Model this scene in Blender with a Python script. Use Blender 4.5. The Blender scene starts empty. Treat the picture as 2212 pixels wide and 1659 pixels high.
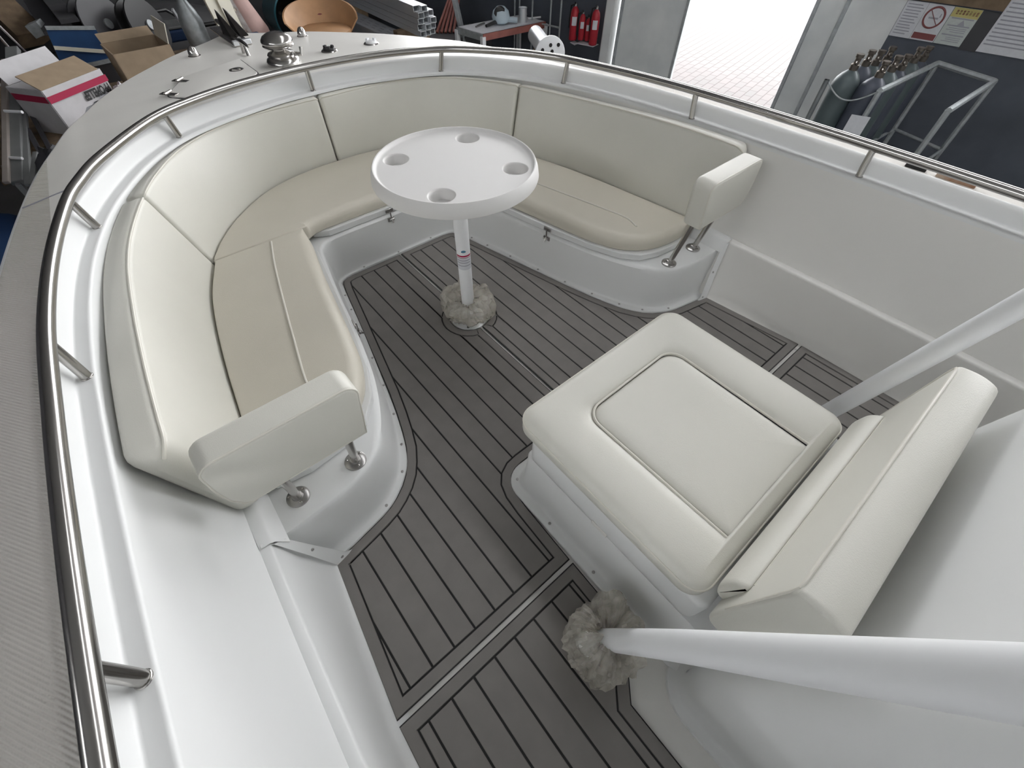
import bpy, bmesh, math, random
import numpy as np
from mathutils import Vector, Matrix, noise, Euler

random.seed(7)
SC = bpy.context.scene
COL = SC.collection
PI = math.pi
W, H, FPX = 2212, 1659, 919.044

# ------------------------------------------------------------------ camera
CR = np.array([0.76578, -0.64304, 0.00905])
CU = np.array([0.50425, 0.60912, 0.61212])
CF = np.array([0.39914, 0.46419, -0.79071])
CP = np.array([-0.86445, -1.23031, 1.5])
cam_data = bpy.data.cameras.new('camera')
cam_data.sensor_width = 36.0
cam_data.sensor_fit = 'HORIZONTAL'
cam_data.lens = 36.0 * FPX / W
cam_data.clip_start = 0.02
cam_data.clip_end = 200
cam = bpy.data.objects.new('camera', cam_data)
COL.objects.link(cam)
cam.matrix_world = Matrix(((CR[0], CU[0], -CF[0], CP[0]), (CR[1], CU[1], -CF[1], CP[1]), (CR[2], CU[2], -CF[2], CP[2]), (0, 0, 0, 1)))
SC.camera = cam

# ------------------------------------------------------------------ world, light, exposure
world = bpy.data.worlds.new('overcast_sky')
SC.world = world
world.use_nodes = True
bg = world.node_tree.nodes['Background']
bg.inputs['Color'].default_value = (0.98, 0.985, 1.0, 1)
bg.inputs['Strength'].default_value = 7.2
SC.view_settings.view_transform = 'Standard'
SC.view_settings.look = 'None'
SC.view_settings.exposure = 0.30
SC.view_settings.gamma = 1.0
SC.view_settings.use_curve_mapping = False
SC.cycles.use_denoising = True
SC.cycles.max_bounces = 8
SC.cycles.diffuse_bounces = 5

# shed wall frame on the starboard side: u along the wall, z up
WN = np.array([0.98, 0.2, 0.0]) / math.hypot(0.98, 0.2)
WT = np.array([-0.2, 0.98, 0.0]) / math.hypot(0.98, 0.2)
WP = np.array([6.2, 0.27, 0.0])
G = -1.15           # workshop ground below the cockpit sole
ROOF = 4.4

def wall_pt(u, z, off=0.0):
    p = WP + WT * u - WN * off
    return Vector((p[0], p[1], z))

# ------------------------------------------------------------------ pixel helpers (a pixel is a direction; z comes from what carries it)
def ray(q):
    return CF + CR * (q[0] - W / 2) / FPX - CU * (q[1] - H / 2) / FPX
def onz(q, z):
    d = ray(q); p = CP + d * ((z - CP[2]) / d[2])
    return Vector((p[0], p[1], z))
def onwall(q, off=0.0):
    d = ray(q); s = ((WP - CP) @ WN - off) / (d @ WN); p = CP + s * d
    return float((p - WP) @ WT), float(p[2])
def onx(q, x):
    d = ray(q); p = CP + d * ((x - CP[0]) / d[0])
    return Vector((p[0], p[1], p[2]))
def ony(q, y):
    d = ray(q); p = CP + d * ((y - CP[1]) / d[1])
    return Vector((p[0], p[1], p[2]))

# ------------------------------------------------------------------ materials
def mat(name, col, rough=0.5, metal=0.0, bump=0.0, bscale=60.0, var=0.0, vscale=6.0, coat=0.0, spec=0.5, col2=None):
    m = bpy.data.materials.new(name)
    m.use_nodes = True
    nt = m.node_tree
    b = nt.nodes['Principled BSDF']
    b.inputs['Base Color'].default_value = (*col, 1)
    b.inputs['Roughness'].default_value = rough
    b.inputs['Metallic'].default_value = metal
    b.inputs['Specular IOR Level'].default_value = spec
    b.inputs['Coat Weight'].default_value = coat
    tc = nt.nodes.new('ShaderNodeTexCoord')
    if var > 0 or col2:
        n = nt.nodes.new('ShaderNodeTexNoise')
        n.inputs['Scale'].default_value = vscale
        n.inputs['Detail'].default_value = 5
        nt.links.new(tc.outputs['Object'], n.inputs['Vector'])
        r = nt.nodes.new('ShaderNodeValToRGB')
        r.color_ramp.elements[0].position = 0.32
        r.color_ramp.elements[1].position = 0.68
        c2 = col2 if col2 else tuple(min(1, c * (1 + var)) for c in col)
        c1 = col if col2 else tuple(c * (1 - var) for c in col)
        r.color_ramp.elements[0].color = (*c1, 1)
        r.color_ramp.elements[1].color = (*c2, 1)
        nt.links.new(n.outputs['Fac'], r.inputs['Fac'])
        nt.links.new(r.outputs['Color'], b.inputs['Base Color'])
    if bump > 0:
        n2 = nt.nodes.new('ShaderNodeTexNoise')
        n2.inputs['Scale'].default_value = bscale
        n2.inputs['Detail'].default_value = 3
        nt.links.new(tc.outputs['Object'], n2.inputs['Vector'])
        bp = nt.nodes.new('ShaderNodeBump')
        bp.inputs['Strength'].default_value = bump
        bp.inputs['Distance'].default_value = 0.01
        nt.links.new(n2.outputs['Fac'], bp.inputs['Height'])
        nt.links.new(bp.outputs['Normal'], b.inputs['Normal'])
    return m

M = {}
M['gel'] = mat('white_gelcoat', (0.72, 0.728, 0.722), 0.42, bump=0.012, bscale=4, var=0.012, vscale=2)
M['gel2'] = mat('cream_gelcoat', (0.74, 0.73, 0.70), 0.45, bump=0.012, bscale=4, var=0.012, vscale=2)
M['deck'] = mat('deck_gelcoat', (0.76, 0.745, 0.705), 0.42, bump=0.02, bscale=250, var=0.02)
M['vinyl'] = mat('cream_vinyl', (0.655, 0.645, 0.585), 0.40, bump=0.10, bscale=420, var=0.015, vscale=5)
M['vinyl_seat'] = mat('shaded_cream_vinyl', (0.62, 0.585, 0.50), 0.42, bump=0.10, bscale=420, var=0.02, vscale=4)  # backrest vinyl again; the seats' weaker light is put into this darker colour
M['pipe'] = mat('vinyl_piping', (0.68, 0.66, 0.59), 0.4)
M['plank'] = mat('grey_foam_decking', (0.205, 0.192, 0.182), 0.7, bump=0.10, bscale=700, var=0.05, vscale=14)
M['caulk'] = mat('black_caulk', (0.010, 0.010, 0.010), 0.7)
M['chrome'] = mat('polished_steel', (0.50, 0.485, 0.465), 0.2, 1.0)
M['steel_dark'] = mat('brushed_steel', (0.42, 0.41, 0.40), 0.28, 1.0)
M['fluke_steel'] = mat('dark_anchor_steel', (0.10, 0.095, 0.09), 0.35, 0.9)
M['table'] = mat('white_table_plastic', (0.70, 0.69, 0.675), 0.62, bump=0.02, bscale=300, var=0.01)
M['paint'] = mat('white_painted_tube', (0.80, 0.81, 0.82), 0.33)
M['alu'] = mat('pale_aluminium', (0.78, 0.80, 0.82), 0.35, 0.6)
M['black'] = mat('black_plastic', (0.012, 0.012, 0.013), 0.45)
M['dark'] = mat('dark_grey_plastic', (0.045, 0.045, 0.05), 0.5, var=0.1)
M['hole'] = mat('drain_dark', (0.02, 0.02, 0.02), 0.8)
M['red'] = mat('red_enamel', (0.42, 0.02, 0.035), 0.35)
M['crimson'] = mat('crimson_print', (0.38, 0.012, 0.06), 0.6)
M['ink'] = mat('black_ink', (0.02, 0.02, 0.022), 0.7)
M['paper'] = mat('white_paper', (0.62, 0.63, 0.66), 0.8, var=0.04, vscale=30)
M['paper_g'] = mat('greenish_paper', (0.50, 0.54, 0.52), 0.8, var=0.04, vscale=30)
M['paper_y'] = mat('yellow_paper', (0.52, 0.45, 0.18), 0.8)
M['grey_ink'] = mat('grey_ink', (0.33, 0.33, 0.37), 0.8)
M['brown_ink'] = mat('brown_red_ink', (0.22, 0.07, 0.07), 0.8)
M['blue_ink'] = mat('blue_print', (0.08, 0.22, 0.33), 0.8)
M['carton_w'] = mat('white_carton', (0.55, 0.54, 0.55), 0.75, var=0.06, vscale=9)
M['carton'] = mat('brown_carton', (0.33, 0.25, 0.17), 0.8, var=0.08, vscale=12)
M['blue'] = mat('blue_board', (0.012, 0.05, 0.14), 0.45, var=0.15, vscale=5)
M['navy'] = mat('navy_tarp', (0.008, 0.03, 0.085), 0.5, bump=0.3, bscale=9)
M['teal'] = mat('teal_plastic', (0.02, 0.085, 0.11), 0.3)
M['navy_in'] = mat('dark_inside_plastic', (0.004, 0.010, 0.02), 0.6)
M['tan'] = mat('tan_plywood', (0.44, 0.25, 0.125), 0.5, var=0.10, vscale=7)
M['wood'] = mat('weathered_timber', (0.17, 0.12, 0.075), 0.8, var=0.25, vscale=10, bump=0.2, bscale=40)
M['tarp'] = mat('charcoal_cover', (0.04, 0.04, 0.042), 0.6, bump=0.4, bscale=5)
M['shed_wall'] = mat('grey_sheet_metal', (0.62, 0.64, 0.64), 0.6, 0.0, bump=0.1, bscale=5, col2=(0.80, 0.81, 0.80), vscale=1.8)
M['leaf'] = mat('galvanised_leaf', (0.66, 0.69, 0.69), 0.5, 0.1, bump=0.1, bscale=7, col2=(0.82, 0.84, 0.83), vscale=2.2)
M['shed_dark'] = mat('dark_blue_grey_wall', (0.075, 0.085, 0.105), 0.7, bump=0.15, bscale=5, var=0.2, vscale=2)
M['shed_black'] = mat('black_wall', (0.05, 0.05, 0.055), 0.85, var=0.3, vscale=3)  # near-black, tone varies at random
M['floor_conc'] = mat('workshop_concrete', (0.16, 0.155, 0.15), 0.85, bump=0.2, bscale=12, var=0.15, vscale=1.5)
M['ceiling'] = mat('roof_sheet', (0.45, 0.45, 0.45), 0.7)
M['cyl'] = mat('grey_green_cylinder', (0.085, 0.11, 0.115), 0.4, 0.1, var=0.08)
M['cyl2'] = mat('blue_grey_cylinder', (0.07, 0.08, 0.105), 0.4, 0.1, var=0.08)
M['brass'] = mat('dull_brass', (0.16, 0.14, 0.12), 0.35, 0.8)
M['galv'] = mat('galvanised_tube', (0.42, 0.45, 0.46), 0.45, 0.5, var=0.15, vscale=20)
M['rust'] = mat('rusty_paint', (0.30, 0.11, 0.04), 0.7, col2=(0.55, 0.47, 0.38), vscale=14)
M['copper'] = mat('reddish_bar', (0.30, 0.10, 0.08), 0.5, var=0.2)
M['pink'] = mat('dusty_pink_sheet', (0.45, 0.30, 0.27), 0.6, var=0.1)
M['cream'] = mat('cream_board', (0.72, 0.69, 0.58), 0.6, var=0.04)
M['tool'] = mat('pale_blue_enamel', (0.50, 0.60, 0.66), 0.25)
M['wrap'] = mat('printed_wrap', (0.30, 0.32, 0.35), 0.35, col2=(0.40, 0.42, 0.45), vscale=5)
M['slate'] = mat('grey_plastic', (0.16, 0.165, 0.165), 0.6, var=0.1)
M['slate2'] = mat('pinkish_grey_timber', (0.26, 0.23, 0.21), 0.7, var=0.1)
M['joint'] = mat('paving_joint', (0.30, 0.28, 0.27), 0.9)

# paving outside: brick texture as colour (far beyond telling bricks apart singly)
def paving():
    m = mat('pale_brick_paving', (0.62, 0.58, 0.56), 0.85)
    nt = m.node_tree; b = nt.nodes['Principled BSDF']
    tc = nt.nodes.new('ShaderNodeTexCoord')
    br = nt.nodes.new('ShaderNodeTexBrick')
    br.inputs['Scale'].default_value = 1.0
    br.inputs['Brick Width'].default_value = 0.30
    br.inputs['Row Height'].default_value = 0.14
    br.inputs['Mortar Size'].default_value = 0.008
    br.inputs['Color1'].default_value = (0.155, 0.138, 0.134, 1)
    br.inputs['Color2'].default_value = (0.135, 0.128, 0.124, 1)
    br.inputs['Mortar'].default_value = (0.085, 0.07, 0.068, 1)
    nt.links.new(tc.outputs['Object'], br.inputs['Vector'])
    nt.links.new(br.outputs['Color'], b.inputs['Base Color'])
    return m
M['paving'] = paving()

def nonskid():
    m = mat('grey_nonskid_deck', (0.56, 0.54, 0.50), 0.7)
    nt = m.node_tree; b = nt.nodes['Principled BSDF']
    tc = nt.nodes.new('ShaderNodeTexCoord')
    hs = []
    for ang in (-0.59, 0.98):
        mp = nt.nodes.new('ShaderNodeMapping')
        mp.inputs['Rotation'].default_value = (0, 0, ang)
        wv = nt.nodes.new('ShaderNodeTexWave')
        wv.inputs['Scale'].default_value = 50
        nt.links.new(tc.outputs['Object'], mp.inputs['Vector'])
        nt.links.new(mp.outputs['Vector'], wv.inputs['Vector'])
        hs.append(wv)
    mul = nt.nodes.new('ShaderNodeMath'); mul.operation = 'MULTIPLY'
    mr = nt.nodes.new('ShaderNodeMapRange'); mr.inputs['To Min'].default_value = 0.65; mr.inputs['To Max'].default_value = 1.0
    nt.links.new(hs[1].outputs['Fac'], mr.inputs['Value'])
    nt.links.new(hs[0].outputs['Fac'], mul.inputs[0]); nt.links.new(mr.outputs['Result'], mul.inputs[1])
    bp = nt.nodes.new('ShaderNodeBump')
    bp.inputs['Strength'].default_value = 0.8; bp.inputs['Distance'].default_value = 0.0028
    nt.links.new(mul.outputs[0], bp.inputs['Height']); nt.links.new(bp.outputs['Normal'], b.inputs['Normal'])
    return m
M['nonskid'] = nonskid()

def plastic_film(name, col, alpha):
    m = bpy.data.materials.new(name); m.use_nodes = True
    nt = m.node_tree; b = nt.nodes['Principled BSDF']
    b.inputs['Base Color'].default_value = (*col, 1)
    b.inputs['Roughness'].default_value = 0.30
    b.inputs['Specular IOR Level'].default_value = 0.7
    tr = nt.nodes.new('ShaderNodeBsdfTransparent')
    tr.inputs['Color'].default_value = (0.92, 0.91, 0.88, 1)
    tc = nt.nodes.new('ShaderNodeTexCoord')
    n = nt.nodes.new('ShaderNodeTexNoise'); n.inputs['Scale'].default_value = 14; n.inputs['Detail'].default_value = 4
    nt.links.new(tc.outputs['Object'], n.inputs['Vector'])
    mr = nt.nodes.new('ShaderNodeMapRange')
    mr.inputs['From Min'].default_value = 0.3; mr.inputs['From Max'].default_value = 0.7
    mr.inputs['To Min'].default_value = alpha - 0.18; mr.inputs['To Max'].default_value = min(1, alpha + 0.2)
    nt.links.new(n.outputs['Fac'], mr.inputs['Value'])
    mx = nt.nodes.new('ShaderNodeMixShader')
    nt.links.new(mr.outputs['Result'], mx.inputs['Fac'])
    nt.links.new(tr.outputs[0], mx.inputs[1]); nt.links.new(b.outputs[0], mx.inputs[2])
    nt.links.new(mx.outputs[0], nt.nodes['Material Output'].inputs['Surface'])
    return m
M['film'] = plastic_film('crumpled_clear_film', (0.66, 0.63, 0.57), 0.42)
M['film2'] = plastic_film('clear_sheet_film', (0.62, 0.60, 0.60), 0.45)

# ------------------------------------------------------------------ mesh helpers
class MB:
    def __init__(self):
        self.v = []; self.f = []
    def add(self, vs, fs):
        o = len(self.v)
        self.v += [tuple(map(float, p)) for p in vs]
        self.f += [tuple(i + o for i in f) for f in fs]
        return self
    def box(self, c, s, rot=None, rz=0.0):
        R = rot.to_3x3() if rot is not None else Matrix.Rotation(rz, 3, 'Z')
        vs = []
        for dz in (-.5, .5):
            for dx, dy in ((-.5, -.5), (.5, -.5), (.5, .5), (-.5, .5)):
                vs.append(Vector(c) + R @ Vector((dx * s[0], dy * s[1], dz * s[2])))
        return self.add(vs, [(3, 2, 1, 0), (4, 5, 6, 7), (0, 1, 5, 4), (1, 2, 6, 5), (2, 3, 7, 6), (3, 0, 4, 7)])
    def beam(self, p, q, w, h, up=(0, 0, 1)):
        p, q = Vector(p), Vector(q); d = (q - p).normalized(); up = Vector(up)
        if abs(d.dot(up)) > .98: up = Vector((1, 0, 0))
        s = d.cross(up).normalized(); u = s.cross(d)
        vs = [a + s * x * w / 2 + u * y * h / 2 for a in (p, q) for x, y in ((-1, -1), (1, -1), (1, 1), (-1, 1))]
        return self.add(vs, [(3, 2, 1, 0), (4, 5, 6, 7), (0, 1, 5, 4), (1, 2, 6, 5), (2, 3, 7, 6), (3, 0, 4, 7)])
    def rows(self, rows, closed=True, cap=True, loop=False):
        n = len(rows[0]); o = len(self.v)
        for r in rows: self.v += [tuple(map(float, p)) for p in r]
        m = len(rows)
        for i in range(m if loop else m - 1):
            j2 = (i + 1) % m
            for j in range(n if closed else n - 1):
                k = (j + 1) % n
                self.f.append((o + i * n + j, o + i * n + k, o + j2 * n + k, o + j2 * n + j))
        if cap and closed and not loop:
            self.f.append(tuple(o + j for j in reversed(range(n))))
            self.f.append(tuple(o + (m - 1) * n + j for j in range(n)))
        return self
    def tube(self, path, r, n=12, cap=True, closed=False):
        path = [Vector(p) for p in path]
        rs = r if isinstance(r, (list, tuple)) else [r] * len(path)
        rows = []; prev = None; m = len(path)
        for i, p in enumerate(path):
            if closed: d = path[(i + 1) % m] - path[i - 1]
            else: d = path[min(i + 1, m - 1)] - path[max(i - 1, 0)]
            d.normalize()
            if prev is None:
                a = Vector((0, 0, 1)) if abs(d.z) < .9 else Vector((1, 0, 0))
                s = d.cross(a).normalized()
            else:
                s = (prev - d * prev.dot(d)).normalized()
            prev = s; u = d.cross(s)
            rows.append([p + (s * math.cos(2 * PI * k / n) + u * math.sin(2 * PI * k / n)) * rs[i] for k in range(n)])
        return self.rows(rows, True, cap, loop=closed)
    def lathe(self, prof, c=(0, 0, 0), n=32, R=None, cap=True):
        rows = []
        for r, z in prof:
            rows.append([Vector((r * math.cos(2 * PI * k / n), r * math.sin(2 * PI * k / n), z)) for k in range(n)])
        if R is not None: rows = [[R @ p for p in row] for row in rows]
        rows = [[p + Vector(c) for p in row] for row in rows]
        return self.rows(rows, True, cap)
    def prism(self, poly, z0, z1):
        n = len(poly)
        a = sum(poly[i][0] * poly[(i + 1) % n][1] - poly[(i + 1) % n][0] * poly[i][1] for i in range(n))
        if a < 0: poly = poly[::-1]
        o = len(self.v)
        self.v += [(p[0], p[1], z0) for p in poly] + [(p[0], p[1], z1) for p in poly]
        self.f.append(tuple(o + i for i in reversed(range(n)))); self.f.append(tuple(o + n + i for i in range(n)))
        for i in range(n):
            k = (i + 1) % n
            self.f.append((o + i, o + k, o + n + k, o + n + i))
        return self
    def build(self, name, m, parent=None, smooth=40, bevel=0.0, seg=2, sub=0, fix=True):
        me = bpy.data.meshes.new(name)
        me.from_pydata(self.v, [], self.f)
        if fix:
            bm = bmesh.new(); bm.from_mesh(me)
            bmesh.ops.remove_doubles(bm, verts=bm.verts, dist=1e-6)
            bmesh.ops.recalc_face_normals(bm, faces=bm.faces)
            bm.to_mesh(me); bm.free()
        if smooth:
            me.shade_smooth()
            me.set_sharp_from_angle(angle=math.radians(smooth))
        me.materials.append(M[m] if isinstance(m, str) else m)
        o = bpy.data.objects.new(name, me); COL.objects.link(o)
        if parent is not None: o.parent = parent
        if bevel > 0:
            b = o.modifiers.new('bevel', 'BEVEL'); b.width = bevel; b.segments = seg; b.limit_method = 'ANGLE'; b.angle_limit = math.radians(35)
        if sub:
            s = o.modifiers.new('sub', 'SUBSURF'); s.levels = sub; s.render_levels = sub
        return o

def tag(o, label, cat, group=None, kind=None):
    if label: o['label'] = label
    if cat: o['category'] = cat
    if group: o['group'] = group
    if kind: o['kind'] = kind
    return o
def struct(o, label=None):
    o['kind'] = 'structure'
    if label: o['label'] = label
    return o
def empty(name, loc, label, cat, group=None, rz=0.0):
    o = bpy.data.objects.new(name, None); COL.objects.link(o)
    o.location = loc; o.rotation_euler = (0, 0, rz); o.empty_display_size = 0.05
    return tag(o, label, cat, group)
def part(mb, name, m, parent, **k):
    """mesh given in world coordinates, put under an empty at its base"""
    o = mb.build(name, m, None, **k)
    o.parent = parent
    root = parent
    loc = Vector((0, 0, 0))
    while root is not None:
        loc += Vector(root.location) if root.rotation_euler.z == 0 else Vector(root.location)
        root = root.parent
    o.data.transform(Matrix.Translation(-loc))
    return o
def text_mesh(body, size, ext=0.0005):
    cu = bpy.data.curves.new('lettering', 'FONT'); cu.body = body; cu.size = size; cu.extrude = ext; cu.offset = .0035
    cu.align_x = 'CENTER'; cu.align_y = 'CENTER'
    t = bpy.data.objects.new('lettering', cu)
    COL.objects.link(t)
    dg = bpy.context.evaluated_depsgraph_get()
    me = bpy.data.meshes.new_from_object(t.evaluated_get(dg))
    bpy.data.objects.remove(t)
    return me

def spline(pts, n):
    """Catmull-Rom through points, n samples spread evenly over the knots' chord length"""
    P = [np.array(p, float) for p in pts]
    P = [2 * P[0] - P[1]] + P + [2 * P[-1] - P[-2]]
    out = []
    for i in range(1, len(P) - 2):
        p0, p1, p2, p3 = P[i - 1:i + 3]
        for k in range(20):
            t = k / 20
            out.append(0.5 * ((2 * p1) + (-p0 + p2) * t + (2 * p0 - 5 * p1 + 4 * p2 - p3) * t * t + (-p0 + 3 * p1 - 3 * p2 + p3) * t ** 3))
    out.append(P[-2])
    out = np.array(out)
    idx = np.linspace(0, len(out) - 1, n)
    i0 = np.floor(idx).astype(int); i1 = np.minimum(i0 + 1, len(out) - 1); fr = (idx - i0)[:, None]
    return out[i0] * (1 - fr) + out[i1] * fr
def ucurve(half, n):
    """half curve (x>=0, bow centre to aft) -> samples port aft .. bow .. starboard aft"""
    full = [(-p[0],) + tuple(p[1:]) for p in reversed(half[1:])] + list(half)
    return spline(full, n)
def offset_poly(poly, d):
    """inset a closed polygon (d>0 inwards)"""
    P = [np.array(p[:2], float) for p in poly]; n = len(P)
    a = sum(P[i][0] * P[(i + 1) % n][1] - P[(i + 1) % n][0] * P[i][1] for i in range(n))
    s = 1 if a > 0 else -1
    out = []
    for i in range(n):
        e1 = P[i] - P[i - 1]; e2 = P[(i + 1) % n] - P[i]
        e1 /= np.linalg.norm(e1) + 1e-12; e2 /= np.linalg.norm(e2) + 1e-12
        n1 = np.array([-e1[1], e1[0]]) * s; n2 = np.array([-e2[1], e2[0]]) * s
        m = n1 + n2; m /= np.linalg.norm(m) + 1e-12
        c = max(0.45, m @ n1)
        out.append(P[i] + m * (d[i] if isinstance(d, (list, tuple)) else d) / c)
    return out
def round_rect(x0, x1, y0, y1, r, k=8):
    """r: radii for corners (x1,y1),(x0,y1),(x0,y0),(x1,y0)"""
    if not isinstance(r, (list, tuple)): r = [r] * 4
    cs = [((x1 - r[0], y1 - r[0]), 0, r[0]), ((x0 + r[1], y1 - r[1]), PI / 2, r[1]), ((x0 + r[2], y0 + r[2]), PI, r[2]), ((x1 - r[3], y0 + r[3]), 1.5 * PI, r[3])]
    return [(c[0] + rr * math.cos(a + PI / 2 * i / k), c[1] + rr * math.sin(a + PI / 2 * i / k)) for c, a, rr in cs for i in range(k + 1)]
def pillow(mb, poly, z0, z1, r, h, rb=.008):
    """soft slab: r = horizontal edge radius for each vertex, h = height of the rounding"""
    rows = []
    for i in range(3):
        a = PI / 2 * i / 2
        q = offset_poly(poly, rb * (1 - math.sin(a))); rows.append([(p[0], p[1], z0 + rb * (1 - math.cos(a))) for p in q])
    for i in range(8):
        a = PI / 2 * i / 7
        q = offset_poly(poly, [k * (1 - math.cos(a)) for k in r])
        rows.append([(p[0], p[1], z1 - min(h, k) + min(h, k) * math.sin(a)) for p, k in zip(q, r)])
    return mb.rows(rows, True, True)

# =================================================================== THE WORKSHOP SHELL
def quad_wall(name, pts, m, thick, nrm):
    mb = MB(); nrm = Vector(nrm) * thick
    a = [Vector(p) for p in pts]; b = [p + nrm for p in a]
    mb.add(a + b, [(0, 1, 2, 3), (7, 6, 5, 4), (0, 4, 5, 1), (1, 5, 6, 2), (2, 6, 7, 3), (3, 7, 4, 0)])
    return struct(mb.build(name, m, smooth=0))
out = Vector((WN[0], WN[1], 0))
def wall_seg(name, u0, u1, z0, z1, m, off=0.0, th=0.12):
    return quad_wall(name, [wall_pt(u0, z0, off), wall_pt(u1, z0, off), wall_pt(u1, z1, off), wall_pt(u0, z1, off)], m, th, out)
DU0, DU1 = 1.20, 2.66          # doorway, along the wall
CLZ = 1.35                      # wall top; the unseen open band above is added for side light
wall_seg('wall_right', 3.84, 10.5, G, CLZ, 'shed_dark')
wall_seg('wall_right', 0.36, 0.90, G, CLZ, 'shed_wall')
wall_seg('wall_right', -7.0, 0.36, G, CLZ, 'shed_dark')
wall_seg('wall_right', 9.0, 10.5, CLZ, ROOF, 'shed_dark')
quad_wall('wall_front', [Vector((-4.6, 9.2, G)), Vector((5, 9.2, G)), Vector((5, 9.2, ROOF)), Vector((-4.6, 9.2, ROOF))], 'shed_black', .12, (0, 1, 0))
def left_wall(y0, y1, z0, z1):
    quad_wall('wall_left', [Vector((-4.6, y0, z0)), Vector((-4.6, y1, z0)), Vector((-4.6, y1, z1)), Vector((-4.6, y0, z1))], 'shed_black', .12, (-1, 0, 0))
left_wall(-5, 9.2, G, 2.7); left_wall(-5, 9.2, 3.3, ROOF); left_wall(-5, -4, 2.7, 3.3); left_wall(1.0, 9.2, 2.7, 3.3)   # unseen gap towards the stern, added to let fill light in
quad_wall('wall_back', [Vector((-4.6, -5, G)), Vector((8.5, -5, G)), Vector((8.5, -5, ROOF)), Vector((-4.6, -5, ROOF))], 'shed_wall', .12, (0, -1, 0))
def roof(x0, x1, y0, y1):
    quad_wall('ceiling', [Vector((x0, y0, ROOF)), Vector((x1, y0, ROOF)), Vector((x1, y1, ROOF)), Vector((x0, y1, ROOF))], 'ceiling', .1, (0, 0, 1))
SKX0, SKX1, SKY0, SKY1 = 1.7, 2.15, -3.4, 3.4          # unseen roof gap, added for more light from above
roof(-4.7, SKX0, -5, 9.3); roof(SKX1, 8.5, -5, 9.3); roof(SKX0, SKX1, -5, SKY0); roof(SKX0, SKX1, SKY1, 9.3)
fq = [wall_pt(-6, 0), wall_pt(10, 0)]
struct(MB().prism([(-4.6, -5.2), (fq[0].x, -5.2), (fq[0].x, fq[0].y), (fq[1].x, fq[1].y), (-4.6, fq[1].y)], G - .1, G).build('floor', 'floor_conc', smooth=0), 'workshop concrete floor')
pv = MB().box((0, 0, -.06), (40, 60, .1)).build('ground', 'paving', smooth=0)
pv.location = Vector((WP[0], WP[1], G)) + out * 20 + Vector((WT[0], WT[1], 0)) * 2; pv.rotation_euler.z = math.atan2(WN[1], WN[0]); struct(pv, 'pale brick paving in daylight outside the doorway')
# doorway: post, sliding leaf, frame
p = empty('wall_column', wall_pt(3.74, G, .08), 'whitewashed wall column between the fire extinguishers and the metal door leaf', 'column')
part(MB().beam(wall_pt(3.75, G, .08), wall_pt(3.75, CLZ, .08), .16, .18, up=out), 'column_shaft', 'shed_wall', p, bevel=.02)
def leaf(u0, u1, label):
    r = empty('door_leaf', wall_pt((u0 + u1) / 2, G, .03), label, 'door leaf')
    part(MB().beam(wall_pt((u0 + u1) / 2, G + .03, .03), wall_pt((u0 + u1) / 2, CLZ - .02, .03), .04, u1 - u0, up=WT), 'sheet', 'leaf', r, bevel=.004)
    for u in (u0 + .02, u1 - .02):
        part(MB().beam(wall_pt(u, G + .03, .06), wall_pt(u, CLZ - .02, .06), .04, .04, up=out), 'stile', 'galv', r, bevel=.004)
    return r
leaf(DU1, 3.64, 'grey metal sliding door leaf left of the bright doorway')
leaf(.86, DU0, 'narrow grey metal door leaf right of the bright doorway')

# =================================================================== THE BOAT
N = 161
Ecur = [(0, 1.402), (.18, 1.395), (.36, 1.358), (.54, 1.305), (.70, 1.225), (.84, 1.10), (.95, .95), (1.04, .79), (1.10, .645), (1.155, .47), (1.20, .25), (1.232, 0.0), (1.25, -.25), (1.262, -.5), (1.274, -.83), (1.283, -1.2), (1.29, -1.8), (1.292, -3.2)]
E2 = ucurve(Ecur, N)
tan = np.gradient(E2, axis=0); tan /= np.linalg.norm(tan, axis=1)[:, None]
En = np.stack([-tan[:, 1], tan[:, 0]], 1)     # outward (travelling port aft -> bow -> starboard aft)
if En[N // 2][1] < 0: En = -En
def ecurve(d, z):
    d = d if callable(d) else (lambda y, d=d: d); z = z if callable(z) else (lambda y, z=z: z)
    return [(E2[i][0] + En[i][0] * d(E2[i][1]), E2[i][1] + En[i][1] * d(E2[i][1]), z(E2[i][1])) for i in range(N)]
def lerpz(y, a, b, y0=-.8, y1=1.4):
    t = min(1, max(0, (y - y0) / (y1 - y0))); return a + (b - a) * t
dz = lambda base: (lambda y: base + lerpz(y, 0, -.012))

# --- coaming, ledge (one moulding)
prof = [(-.022, .670), (-.021, .677), (-.019, .6815), (-.015, .684), (-.012, .6842), (.014, .6842), (.017, .6846), (.020, .6865), (.0215, .690), (.0222, .693), (.032, .727), (.0335, .732), (.036, .737), (.040, .741), (.045, .743), (.050, .743)]
mb = MB(); mb.rows([ecurve(d, dz(z)) for d, z in prof], closed=False, cap=False)
struct(mb.build('trim_1', 'gel', smooth=50), 'white moulded coaming and ledge around the cockpit')

# --- deck
Dcur = [(0, 2.74, .664), (.05, 2.73, .665), (.18, 2.62, .668), (.41, 2.424, .678), (.58, 2.26, .68), (.73, 2.09, .684), (.87, 1.88, .69), (.96, 1.71, .694), (1.04, 1.55, .70), (1.12, 1.35, .70), (1.193, 1.15, .70), (1.26, .90, .702), (1.325, .60, .705), (1.375, .30, .71), (1.40, 0, .715), (1.425, -.6, .72), (1.435, -1.2, .725), (1.44, -2, .73), (1.44, -3.2, .735)]
D3 = ucurve(Dcur, N)
inner = ecurve(.050, dz(.743))
def deck_rows(i0, i1):
    rows = []
    for k in range(7):
        t = k / 6
        rows.append([tuple(np.array(inner[i]) * (1 - t) + D3[i] * t) for i in range(i0, i1 + 1)])
    return rows
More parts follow.
